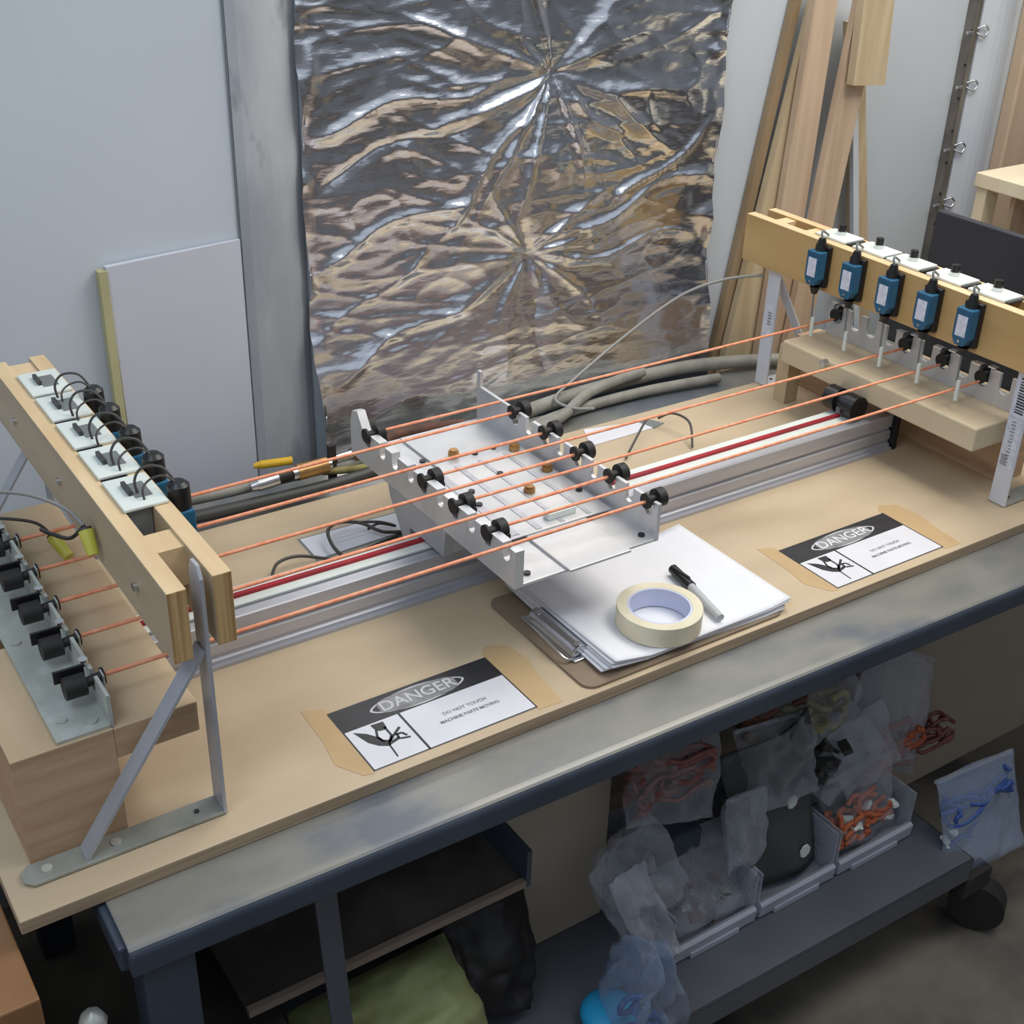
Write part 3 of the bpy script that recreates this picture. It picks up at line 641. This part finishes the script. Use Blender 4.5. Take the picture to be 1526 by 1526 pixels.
# ------------------------------------------------------------------ danger signs
def sign(x, y, label, faded):
    t = thing('danger_sign', (x,y,0), label, 'sign')
    Wd, Hd = .206, .110; z = .0008
    st = MB(); pts = [(-.022,.130),(.0,.122),(.005,.1105),(0,0),(-.001,-.003),(-.012,.0),(-.030,.03),(-.024,.07)]
    pts2 = [(.2065,.119),(.219,.130),(.243,.118),(.248,.08),(.240,.04),(.236,-.006),(.205,-.004),(.2062,.06)]
    for P_ in (pts,pts2):
        obj('adhesive_patch', MB().prism([(x+a,y+b_) for a,b_ in P_],'z',.0001,.0004), 'stain', t, label='amber patch of old adhesive tape')
    obj('sheet', MB().box(x,x+Wd,y,y+Hd,.0004,z), 'signwhite', t)
    k = MB(); zz = z+.0002
    k.box(x,x+Wd,y+.0705,y+Hd,z,zz)                                    # header
    k.box(x+.0664,x+.0692,y,y+.0705,z,zz)                              # divider
    k.box(x,x+.0016,y,y+.0705,z,zz); k.box(x+Wd-.0016,x+Wd,y,y+.0705,z,zz); k.box(x,x+Wd,y,y+.0014,z,zz)
    obj('print_black', k, 'ink', t)
    def ell(cx,cy,a,b_,z0,z1,n=40,p=1.0):
        return MB().prism([(x+cx+a*math.copysign(abs(math.cos(u))**p,math.cos(u)),y+cy+b_*math.copysign(abs(math.sin(u))**p,math.sin(u))) for u in [2*math.pi*i/n for i in range(n)]],'z',z0,z1)
    obj('oval_outline', ell(.103,.0888,.0605,.0168,zz,zz+.0001,p=1.15), 'paperline', t)
    obj('oval_field', ell(.103,.0888,.0575,.0140,zz+.0001,zz+.0002,p=1.15), 'ink', t)
    obj('oval_badge', ell(.103,.0888,.0500,.0145,zz+.0002,zz+.0003,p=.55), 'inkgrey', t)
    text_mesh('DANGER', .0235, x+.103, y+.0888, zz+.0005, 'danger_lettering', 'signwhite' if faded else 'paperline', t, 1.02, .0003)
    text_mesh('DO NOT TOUCH', .0068, x+.137, y+.0435, z+.0003, 'text_line', 'inkgrey', t, 1.05, .0001)
    text_mesh('MACHINE PARTS MOVING', .0068, x+.137, y+.0315, z+.0003, 'text_line', 'inkgrey', t, .95, .0002)
    pic = MB()
    P2 = lambda L_: [(x+a,y+b_) for a,b_ in L_]
    pic.prism(P2([(.0315,.0680),(.0465,.0670),(.0455,.0560),(.0420,.0535),(.0360,.0545),(.0325,.0585)]),'z',z,zz)   # cuff
    pic.prism(P2([(.0095,.0665),(.0215,.0575),(.0300,.0455),(.0340,.0330),(.0365,.0285),(.0330,.0270),(.0235,.0330),(.0160,.0430)]),'z',z,zz)
    pic.prism(P2([(.0330,.0300),(.0350,.0275),(.0335,.0080),(.0315,.0070)]),'z',z,zz)
    obj('pictogram_blade', pic, 'ink', t)
    pic = MB()
    def stroke(a,b_,w_):
        d = Vector((b_[0]-a[0],b_[1]-a[1],0)).normalized(); n_ = Vector((-d.y,d.x,0))*w_*.64
        pic.prism(P2([(a[0]+n_.x,a[1]+n_.y),(b_[0]+n_.x,b_[1]+n_.y),(b_[0]-n_.x,b_[1]-n_.y),(a[0]-n_.x,a[1]-n_.y)]),'z',z,zz)
    for a,b_,w_ in (((.0335,.058),(.0290,.047),.0022),((.029,.047),(.031,.038),.0024),((.031,.038),(.038,.034),.0030),((.038,.034),(.0435,.042),.0026),((.0435,.042),(.0435,.058),.0022),
                    ((.0345,.032),(.0575,.0495),.0026),((.034,.030),(.049,.034),.0034),((.0485,.040),(.055,.040),.0024),((.0485,.033),(.049,.041),.0022),((.055,.040),(.058,.033),.0024),((.049,.032),(.060,.029),.0024)):
        stroke(a,b_,w_)
    obj('pictogram_hand', pic, 'ink', t)
    return t
sign(.3635,.0137,'black and white danger sign lying left of the clipboard',False)
sg2 = sign(1.0435,.0146,'black and white danger sign lying right of the clipboard',True)
# ------------------------------------------------------------------ clipboard, papers, tape, marker
cl = thing('clipboard', (.80,.12,0), 'brown clipboard under the papers at the board front edge', 'clipboard')
def rr(x0,x1,y0,y1,r,n=5):
    P_ = []
    for cx,cy,a0 in ((x1-r,y0+r,-90),(x1-r,y1-r,0),(x0+r,y1-r,90),(x0+r,y0+r,180)):
        for i in range(n+1):
            a = math.radians(a0+90*i/n); P_.append((cx+r*math.cos(a),cy+r*math.sin(a)))
    return P_
obj('backing', MB().prism(rr(.634,.945,.007,.222,.016),'z',.0002,.0034), 'clip', cl)
c = MB(); c.box(.650,.668,.055,.165,.0036,.0066)
c.prism([(.652,.0066),(.656,.016),(.664,.020),(.676,.016),(.684,.012),(.684,.009),(.672,.010),(.664,.009)],'y',.062,.158)
obj('clip_plate', c, 'chrome', cl, bevel=.001)
c = MB(); c.cyl((.658,.066,.013),(.658,.155,.013),.0040,n=14); obj('clip_spring', c, 'alu', cl)
c = MB(); c.tube([(.652,.06,.006),(.642,.062,.010),(.638,.085,.016),(.640,.13,.017),(.645,.160,.010),(.652,.163,.006)],.0017,8,6); obj('clip_loop', c, 'chrome', cl)
for y in (.068,.150): obj('rivet', MB().cyl((.662,y,.0201),(.662,y,.0215),.004,n=12), 'chrome', cl)
# paper stack: several slightly curled sheets
def sheet(name, cx, cy, w_, h_, rot, z0, curl, seed, label, lines=False):
    n1, n2 = 26, 20; vs = []; fs = []
    r = np.random.RandomState(seed); ph = r.rand(4)*6
    for j in range(n2+1):
        for i in range(n1+1):
            u = i/n1-.5; v = j/n2-.5
            zz = z0 + curl*(max(0,-u-.30)*.16+max(0,u-.38)*.10+max(0,-v-.42)*.03) + curl*.0012*math.sin(u*9+ph[0])*math.sin(v*7+ph[1])+.0012*curl
            a = math.radians(rot); x = u*w_; y = v*h_
            y += .006*curl*math.sin(u*8+ph[2]) if abs(v)>.46 and v>0 else 0
            vs.append((cx+x*math.cos(a)-y*math.sin(a), cy+x*math.sin(a)+y*math.cos(a), zz))
    for j in range(n2):
        for i in range(n1):
            a = j*(n1+1)+i; fs.append((a,a+1,a+n1+2,a+n1+1))
    return obj(name, MB().add(vs,fs,True), 'paper', label=label, cat='paper', group='loose papers on the clipboard')
labs = ['lowest white paper sheet on the clipboard','second white sheet from the bottom of the paper stack','middle white sheet of the paper stack','fourth white sheet from the bottom of the paper stack','topmost white sheet under the tape roll']
for k in range(5):
    o = sheet('paper_sheet', .807+.002*k, .124-.001*k, .279, .216, [-2.2,-1.2,.6,-.6,.2][k], .0040+k*.0021, [.15,.2,.25,.3,.35][k], 40+k, labs[k])
    if k < 4:
        pass
    md = o.modifiers.new('thickness','SOLIDIFY'); md.thickness = .0019; md.offset = -1
top = o
tp = thing('tape_roll', (.775,.067,.0135), 'cream masking tape roll lying on the papers', 'tape')
tx, ty, tz = .7775,.0585,.0142
mb = MB().ring((tx,ty,tz),.0395,.0525,.026,64); obj('tape_winding', mb, 'tape', tp, bevel=.0008)
obj('cardboard_core', MB().ring((tx,ty,tz+.0005),.0370,.0395,.025,64), 'tapecore', tp)
mk = thing('marker_pen', (.87,.09,.018), 'black capped marker pen with grey barrel beside the tape roll', 'marker')
a = Vector((.8545,.0935,.0245)); bq = Vector((.8500,-.0,.0)); 
p_cap = Vector((.866,.138,.0215)); p_mid = Vector((.858,.092,.0215)); p_end = Vector((.8445,.021,.0205))
obj('barrel', MB().cyl(p_mid,p_end,.0056,.0048,n=20), 'pengrey', mk, label='light grey barrel')
obj('cap', MB().cyl(p_cap,p_mid,.0064,.0070,n=20), 'black', mk, bevel=.001)
obj('cap_clip', MB().box(.8600,.8625,.100,.134,.0285,.0305), 'black', mk)
# ------------------------------------------------------------------ placards behind rail with cable loops
t = thing('paper_placard', (.57,.452,0), 'white folded placard under a dark cable coil behind the rail', 'placard')
obj('sheet', MB().prism([(.499,.424),(.640,.431),(.647,.480),(.501,.4815)],'z',.0002,.0012), 'signwhite', t)
obj('sheet_border', MB().prism([(.496,.421),(.643,.427),(.651,.484),(.498,.485)],'z',.0001,.0003), 'greyp', t)
obj('faint_print', MB().box(.540,.590,.448,.4495,.0012,.0014), 'paperline', t)
obj('faint_print', MB().box(.546,.600,.457,.4585,.0012,.0014), 'paperline', t)
t = thing('paper_placard', (1.08,.53,0), 'narrow white placard behind the rail right of the carriage', 'placard')
obj('sheet', MB().prism([(1.014,.512),(1.140,.515),(1.147,.530),(1.130,.547),(1.039,.566)],'z',.0002,.0012), 'signwhite', t)
obj('dark_end', MB().prism([(1.142,.513),(1.168,.520),(1.154,.545),(1.132,.546)],'z',.0002,.0014), 'greyp', t)
c = MB(); c.tube([(.425,.405,.003),(.440,.418,.016),(.472,.420,.016),(.515,.408,.003)],.0022,8,8)
obj('cable_loop', c, 'wire_dark', label='short brown cable arc standing left of the white placard', cat='cable')
c = MB(); c.tube([(.529,.408,.003),(.522,.424,.014),(.528,.450,.022),(.548,.460,.024),(.575,.448,.022),(.596,.424,.014),(.627,.418,.006),(.592,.406,.003),(.552,.408,.003),(.620,.420,.004),(.650,.430,.004)],.0024,8,8)
c.tube([(.570,.452,.022),(.600,.440,.020),(.620,.432,.012),(.606,.452,.010),(.585,.443,.012)],.0020,8,8)
obj('cable_loop', c, 'wire_dark', label='dark coiled cable lying over the folded white placard', cat='cable')
c = MB(); c.tube([(1.030,.445,.004),(1.062,.462,.024),(1.098,.486,.034),(1.118,.500,.030)],.0019,8,8)
obj('cable_loop', c, 'wire_dark', label='short dark cable leaning over the narrow placard', cat='cable')
c = MB(); c.tube([(1.150,.515,.016),(1.162,.495,.030),(1.166,.458,.028),(1.146,.424,.004)],.0020,8,8)
obj('cable_loop', c, 'wire_dark', label='curved dark cable right of the narrow placard', cat='cable')
# ------------------------------------------------------------------ hoses behind
def hose(label, pts, r, m, n=12): return obj('hose', MB().tube(pts,r,n,10), m, label=label, cat='hose', group='hoses along the board rear edge')
hose('black hose lying along the board rear edge left of carriage', [(.27,.612,.012),(.38,.597,.010),(.47,.590,.010),(.58,.585,.010),(.66,.590,.010),(.74,.605,.010)], .0095, 'hose_dark')
hose('grey hose running behind the left half of the board', [(.25,.640,.022),(.36,.628,.022),(.45,.622,.021),(.55,.618,.022),(.66,.612,.022),(.78,.612,.014)], .0085, 'hose')
hose('thick grey hose curving behind the right half of the board', [(.74,.60,.0),(.90,.640,.004),(1.04,.668,.006),(1.20,.680,.006),(1.36,.675,.004),(1.50,.640,.0),(1.57,.60,-.002)], .012, 'hose', 16)
hose('grey hose curling down from the thick hose beside carriage', [(.80,.470,.010),(.86,.520,.014),(.93,.575,.012),(1.03,.615,.006),(1.12,.655,.016),(1.24,.668,.022)], .009, 'hose', 16)
hose('lower grey hose lying before the foil right of carriage', [(.78,.560,.006),(.90,.600,-.002),(1.05,.640,-.004),(1.22,.645,-.004),(1.38,.625,-.004)], .009, 'hose', 14)
c = MB(); c.tube([(1.408,.575,.196),(1.36,.62,.182),(1.30,.66,.150),(1.20,.68,.088),(1.10,.672,.040),(1.045,.655,.020),(1.055,.62,.014),(1.085,.600,.014)],.0026,8,10)
obj('thin_cable', c, 'wire_grey', label='thin grey cable drooping from rear right bracket to the hoses', cat='cable')
# ------------------------------------------------------------------ pneumatic fittings and tools at the rear left
t = thing('yellow_tool', (.55,.668,.02), 'yellow plastic tool handle lying behind the rear cord', 'tool')
obj('handle', MB().cyl((.530,.673,.022),(.574,.659,.024),.0062,n=16), 'yellow2', t, bevel=.001)
obj('tip', MB().cyl((.520,.676,.021),(.530,.673,.022),.0035,.0060,n=16), 'yellow2', t)
t = thing('air_fitting', (.53,.61,.03), 'silver and brass air fitting lying behind the left cords', 'fitting')
obj('steel_body', MB().cyl((.492,.597,.034),(.523,.597,.036),.0100,n=20), 'chrome', t, bevel=.001)
obj('steel_nose', MB().cyl((.482,.597,.033),(.492,.597,.034),.0065,.009,n=20), 'chrome', t)
obj('black_collar', MB().cyl((.523,.597,.036),(.545,.597,.037),.0075,n=20), 'rubber', t)
obj('steel_nut', MB().cyl((.545,.597,.037),(.553,.597,.037),.0115,n=6), 'chrome', t)
obj('brass_body', MB().cyl((.553,.597,.037),(.600,.597,.038),.0120,.0115,n=20), 'brass', t, bevel=.001)
obj('end_cap', MB().cyl((.600,.597,.038),(.606,.597,.038),.0080,n=16), 'chrome', t)
t = thing('air_fitting', (.66,.60,.03), 'brass coupling with steel tube beside the carriage rear corner', 'fitting')
obj('steel_tube', MB().cyl((.622,.612,.034),(.650,.612,.036),.0060,n=16), 'chrome', t)
obj('brass_nut', MB().cyl((.650,.612,.036),(.672,.612,.037),.0110,n=6), 'brass', t)
obj('brass_barb', MB().cyl((.672,.612,.037),(.705,.612,.036),.0080,n=16), 'brass', t)
obj('steel_cap', MB().sphere((.668,.606,.048),.0060,12), 'chrome', t)
obj('stand_rod', MB().box(.609,.620,.606,.614,-.0,.060), 'dark', label='dark upright strip standing between the two air fittings', cat='rod')
c = MB(); c.tube([(.70,.622,.04),(.74,.628,.04),(.80,.635,.034),(.86,.645,.02)],.009,10,6)
obj('brown_tube', c, 'bagbrown', label='dark brown tube lying behind the carriage rear edge', cat='hose')
c = MB(); c.tube([(.60,.612,.020),(.66,.600,.016),(.72,.602,.014)],.006,10,6)
obj('brown_tube', c, 'bagolive', label='olive tube lying behind the carriage left rear corner', cat='hose')
# ------------------------------------------------------------------ background right: dark panel and pale crate
obj('dark_screen', MB().box(1.70,1.715,-.05,.478,.12,.292), 'darkpanel', label='charcoal upright panel behind the right beam', cat='panel', bevel=.002)
t = thing('pale_crate', (2.0,.4,.1), 'pale wooden stool-like crate behind the charcoal panel', 'crate')
obj('top_board', MB().box(1.90,2.30,.10,.562,.288,.314), 'palewood', t, bevel=.002)
for (x,y) in ((1.905,.535),(2.26,.535),(1.905,.11),(2.26,.11)): obj('leg', MB().box(x,x+.035,y,y+.022,-.2 if False else -.70,.288), 'palewood', t)
obj('inner_panel', MB().box(1.945,2.25,.50,.51,.0,.288), 'lumber', t)

# ------------------------------------------------------------------ bins, bags and their contents under the bench
def bin_(label, x0, x1):
    t = thing('storage_bin', ((x0+x1)/2,.08,-.525), label, 'bin', 'clear bins on the lower shelf')
    y0, y1, z0 = -.012,.20,-.5245
    k = MB()
    k.box(x0,x1,y0,y1,z0,z0+.003)
    k.box(x0,x0+.003,y0,y1,z0,z0+.085); k.box(x1-.003,x1,y0,y1,z0,z0+.085); k.box(x0,x1,y1-.003,y1,z0,z0+.09)
    obj('body', k, 'glassy', t)
    obj('front_lip', MB().prism([(y0,z0),(y0-.006,z0+.004),(y0-.008,z0+.026),(y0-.003,z0+.030),(y0+.004,z0+.026),(y0+.004,z0)],'x',x0+.002,x1-.002), 'binplastic', t, bevel=.001)
    obj('foot_rim', MB().box(x0+.03,x1-.035,y0-.009,y0-.005,z0+.001,z0+.010), 'binplastic', t)
    return t
bin_('clear bin at the left end of the shelf with brownish bag inside', .800,.955)
bin_('middle clear bin holding the dark spotted sheet', .960,1.115)
bin_('clear bin at the right end of the shelf holding orange bits', 1.120,1.285)
def bag(name, label, c, w_, h_, d_, rx, ry, rz, m, seed, strip=True, crumple=.16, bulge=1.0, nu=22, nv=22, taper=0.0, group='plastic bags under the bench'):
    r = np.random.RandomState(seed); U_, V_ = np.meshgrid(np.linspace(-.5,.5,nu), np.linspace(-.5,.5,nv))
    e = np.clip(1-(np.abs(U_)*2)**3,0,1)*np.clip(1-(np.abs(V_)*2)**3,0,1)
    nse = lambda s_,k: vnoise((U_+3)*s_,(V_+5)*s_,seed*7+k)-.5
    mb = MB(); wid = w_*(1-taper*(V_+.5))
    for sgn in (1,-1):
        D = sgn*d_*.5*e**.6*bulge*(1+.5*nse(3,1+sgn)) + d_*crumple*(nse(4,9)*2+ (1-np.abs(2*nse(6,12+sgn)))*1.2*e+nse(11,15)*.8)
        P_ = np.stack([U_*wid+w_*.06*nse(2.5,20), D, V_*h_+h_*.05*nse(3,22)],-1).reshape(-1,3)
        ii = np.arange(nu*nv).reshape(nv,nu); F_ = np.stack([ii[:-1,:-1],ii[:-1,1:],ii[1:,1:],ii[1:,:-1]],-1).reshape(-1,4)
        mb.add(P_.tolist(), F_.tolist(), True)
    Rm = Matrix.Rotation(rz,3,'Z')@Matrix.Rotation(ry,3,'Y')@Matrix.Rotation(rx,3,'X')
    mb.v = [tuple(Rm@Vector(v)+Vector(c)) for v in mb.v]
    t = thing(name, c, label, 'bag', group)
    obj('film', mb, m, t)
    if strip:
        s = MB(); z = h_*.46
        s.box(-w_*(1-taper)*.49,w_*(1-taper)*.49,-.0022+.0,.0022,z,z+.006)
        s.v = [tuple(Rm@Vector(v)+Vector(c)) for v in s.v]; obj('zip_strip', s, 'bagcloud', t)
    return t, Rm
def bits(name, label, cat, c, ext, m, kind, n, seed, size=.01, rad=.003):
    r = random.Random(seed); mb = MB()
    for k in range(n):
        p = [c[i]+r.uniform(-1,1)*ext[i] for i in range(3)]
        if kind == 'cord':
            a = r.uniform(0,6.28); q = [p]
            for j in range(5):
                a += r.uniform(-.9,.9); p = [min(max(p[0]+math.cos(a)*size,c[0]-ext[0]),c[0]+ext[0]), min(max(p[1]+math.sin(a)*size*.6,c[1]-ext[1]),c[1]+ext[1]), min(max(p[2]+r.uniform(-1,1)*size*.4,c[2]-ext[2]),c[2]+ext[2])]; q.append(p)
            q = [x_ for i_,x_ in enumerate(q) if i_==0 or (Vector(x_)-Vector(q[i_-1])).length>1e-4]
            if len(q)>2: mb.tube(q,rad,6,4)
        else:
            s_ = size*r.uniform(.6,1.2); b_ = MB().box(-s_,s_,-s_*.6,s_*.6,-s_*.35,s_*.35)
            Rm = Matrix.Rotation(r.uniform(0,3),3,'Z')@Matrix.Rotation(r.uniform(-.9,.9),3,'X')
            b_.v = [tuple(Rm@Vector(v)+Vector(p)) for v in b_.v]; mb.add(b_.v,b_.f)
    return obj(name, mb, m, label=label, cat=cat, kind='stuff')
pi = math.pi
# pink-orange cords (px ~ 990,1185)
bag('plastic_bag','clear bag of pinkish cords pressed below the bench edge',(.836,.060,-.255),.165,.125,.05,-.35,.35,0,'bag',1)
bits('cord_tangle','tangle of pinkish cords inside the bag below the bench edge','cords',(.830,.062,-.252),(.062,.016,.036),'bagred','cord',46,2,.026,.0036)
# dark spotted sheet (px ~1150,1240)
sp = thing('dark_pouch',(1.005,.03,-.40),'dark grey sheet with white spots leaning in the middle bin','sheet')
gm = MB(); nn=14
vs=[]; 
for j in range(nn+1):
    for i in range(nn+1):
        u=i/nn; v=j/nn
        x=.968+.135*u-.03*v*(1-u)+.012*math.sin(v*3)*u; y=.022+.06*v+.018*math.sin(u*3.1)*(-1)+.006*math.sin(v*7+u*5); z=-.505+.215*v+.03*u*v
        vs.append((x,y,z))
fs=[(j*(nn+1)+i,j*(nn+1)+i+1,(j+1)*(nn+1)+i+1,(j+1)*(nn+1)+i) for j in range(nn) for i in range(nn)]
o = obj('sheet_body', gm.add(vs,fs,True), 'bagdark', sp); md=o.modifiers.new('thickness','SOLIDIFY'); md.thickness=.004
for (u,v) in ((.62,.52),(.72,.17),(.12,.12)):
    x=.968+.135*u-.03*v*(1-u)+.012*math.sin(v*3)*u; y=.022+.06*v-.018*math.sin(u*3.1)+.006*math.sin(v*7+u*5); z=-.505+.215*v+.03*u*v
    r8=[(x+.010*math.cos(2*pi*q/7+.3),y-.0065,z+.012*math.sin(2*pi*q/7+.3)) for q in range(7)]
    obj('white_spot', MB().add(r8+[(a_,b_+.003,c_) for a_,b_,c_ in r8],[tuple(range(7)),tuple(range(13,6,-1))]+[(q,(q+1)%7,(q+1)%7+7,q+7) for q in range(7)]), 'white', sp)
bag('plastic_bag','shiny clear bag draped over the dark spotted sheet',(1.035,.055,-.315),.15,.12,.05,-.6,.15,0,'bag',3,crumple=.25)
bag('plastic_bag','small clear bag sagging between spotted sheet and pink cords',(.945,.02,-.375),.07,.12,.04,-.2,.1,0,'bagcloud',4,crumple=.2)
# crumpled cloudy bag at left
bag('plastic_bag','crumpled cloudy bag hanging over the left bin corner',(.765,.030,-.385),.13,.17,.07,-.15,-.35,.2,'bagcloud',5,False,crumple=.3)
bag('plastic_bag','pale zip bag lying in the left bin',(.885,.045,-.455),.15,.13,.05,-.75,.05,0,'bagcloud',6,crumple=.15)
bits('fitting_pile','heap of small brownish fittings inside the left bin','fittings',(.880,.040,-.492),(.062,.035,.016),'bagbrown','chip',34,5,.009)
bits('fitting_pile','few pale fittings lying on the brownish heap in left bin','fittings',(.890,.022,-.478),(.045,.012,.010),'greyp','chip',14,6,.009)
obj('dark_case', MB().box(.80,.905,.06,.12,-.420,-.378), 'benchface', label='dark blue case between the pink cord bag and left bin', cat='case', bevel=.006)
# right bin
bits('cord_tangle','orange cord ends inside the right bin','cords',(1.195,.022,-.475),(.055,.018,.030),'bagorange','cord',26,7,.018,.0042)
bits('fitting_pile','white and grey clips among orange ends in the right bin','clips',(1.205,.012,-.468),(.052,.010,.026),'white','chip',12,8,.009)
bits('fitting_pile','dark parts beneath orange ends in the right bin','parts',(1.19,.045,-.490),(.060,.030,.020),'hose_dark','chip',26,9,.011)
bag('plastic_bag','clear zip bag standing open in the right bin',(1.205,.03,-.455),.14,.13,.06,-.25,.0,0,'bag',8,crumple=.12)
bag('plastic_bag','cloudy folded bag leaning over the right bin',(1.185,.075,-.375),.14,.10,.04,-.7,-.5,0,'bagcloud',9,crumple=.22)
bag('plastic_bag','clear bag fold standing right of the spotted sheet',(1.235,.065,-.385),.12,.12,.03,-.3,-.25,0,'bag',15,crumple=.2)
bits('fitting_pile','dark metal parts heaped behind the right bin bags','parts',(1.13,.085,-.38),(.045,.035,.045),'hose_dark','chip',30,10,.013)
# olive / brown bag at top
bits('strap_bundle','bundle of olive straps behind the spotted sheet','straps',(1.150,.115,-.315),(.055,.025,.035),'bagolive','cord',18,11,.028,.0055)
bits('strap_bundle','brown strap pieces below the bench lip','straps',(1.045,.105,-.245),(.055,.02,.028),'bagbrown','cord',16,12,.03,.006)
obj('tape_ring', MB().ring((1.145,.088,-.318),.011,.018,.014,20), 'bagolive', label='small olive ring on top of the olive straps', cat='ring')
bag('plastic_bag','clear bag of olive straps below the bench lip',(1.125,.095,-.275),.17,.11,.05,-.5,-.5,0,'bag',10)
# tall clear bag with orange cord
bag('plastic_bag','large clear bag with orange cords at the right rear',(1.360,.120,-.390),.22,.20,.05,-.35,.55,0,'bagcloud',11,crumple=.10)
bits('cord_tangle','orange cords at the bottom of the large clear bag','cords',(1.350,.100,-.465),(.070,.012,.036),'bagorange','cord',24,13,.03,.0048)
bits('cord_tangle','dull red cords right of the large clear bag','cords',(1.465,.115,-.490),(.050,.018,.018),'bagred','cord',24,14,.024,.0036)
# blue bag overhanging the shelf end
bag('plastic_bag','clear bag of blue cords overhanging the shelf right end',(1.400,-.055,-.505),.195,.165,.04,-.45,.10,0,'bagbluefilm',12,crumple=.10)
bits('cord_tangle','blue cords inside the bag overhanging the shelf end','cords',(1.395,-.050,-.500),(.072,.014,.050),'bagblue','cord',15,15,.034,.0034)
bits('fitting_pile','white plugs inside the blue cord bag','plugs',(1.325,-.055,-.515),(.012,.008,.028),'white','chip',5,16,.009)
# hanging bluish bag in front, lower left
bag('plastic_bag','bluish knotted bag hanging in front of the left bin',(.700,-.088,-.470),.150,.22,.08,0,0,.15,'bagbluefilm',13,False,crumple=.22,taper=.75)
bag('plastic_bag','bunched bag neck rising above the knotted bluish bag',(.725,-.030,-.375),.06,.16,.04,-.25,-.25,.1,'bagcloud',16,False,crumple=.3)
bits('cord_tangle','blue cord pieces inside the knotted bluish bag','cords',(.690,-.085,-.500),(.030,.012,.050),'bagblue','cord',12,17,.03,.004)
c = MB(); c.sphere((.668,-.045,-.505),.040,20,.45); obj('cyan_lid', c, 'cyan', label='bright cyan lid peeking out left of the knotted bag', cat='lid')
# greenish wrap below tray
bag('plastic_bag','greenish yellow wrapped bundle on the shelf below the tray',(.385,.03,-.415),.22,.13,.10,-.9,-.05,0,'tealfluff',14,False,crumple=.12)
bag('plastic_bag','black crumpled bag beside the greenish bundle',(.540,.06,-.42),.14,.16,.08,-.4,.3,0,'rubber',17,False,crumple=.2)
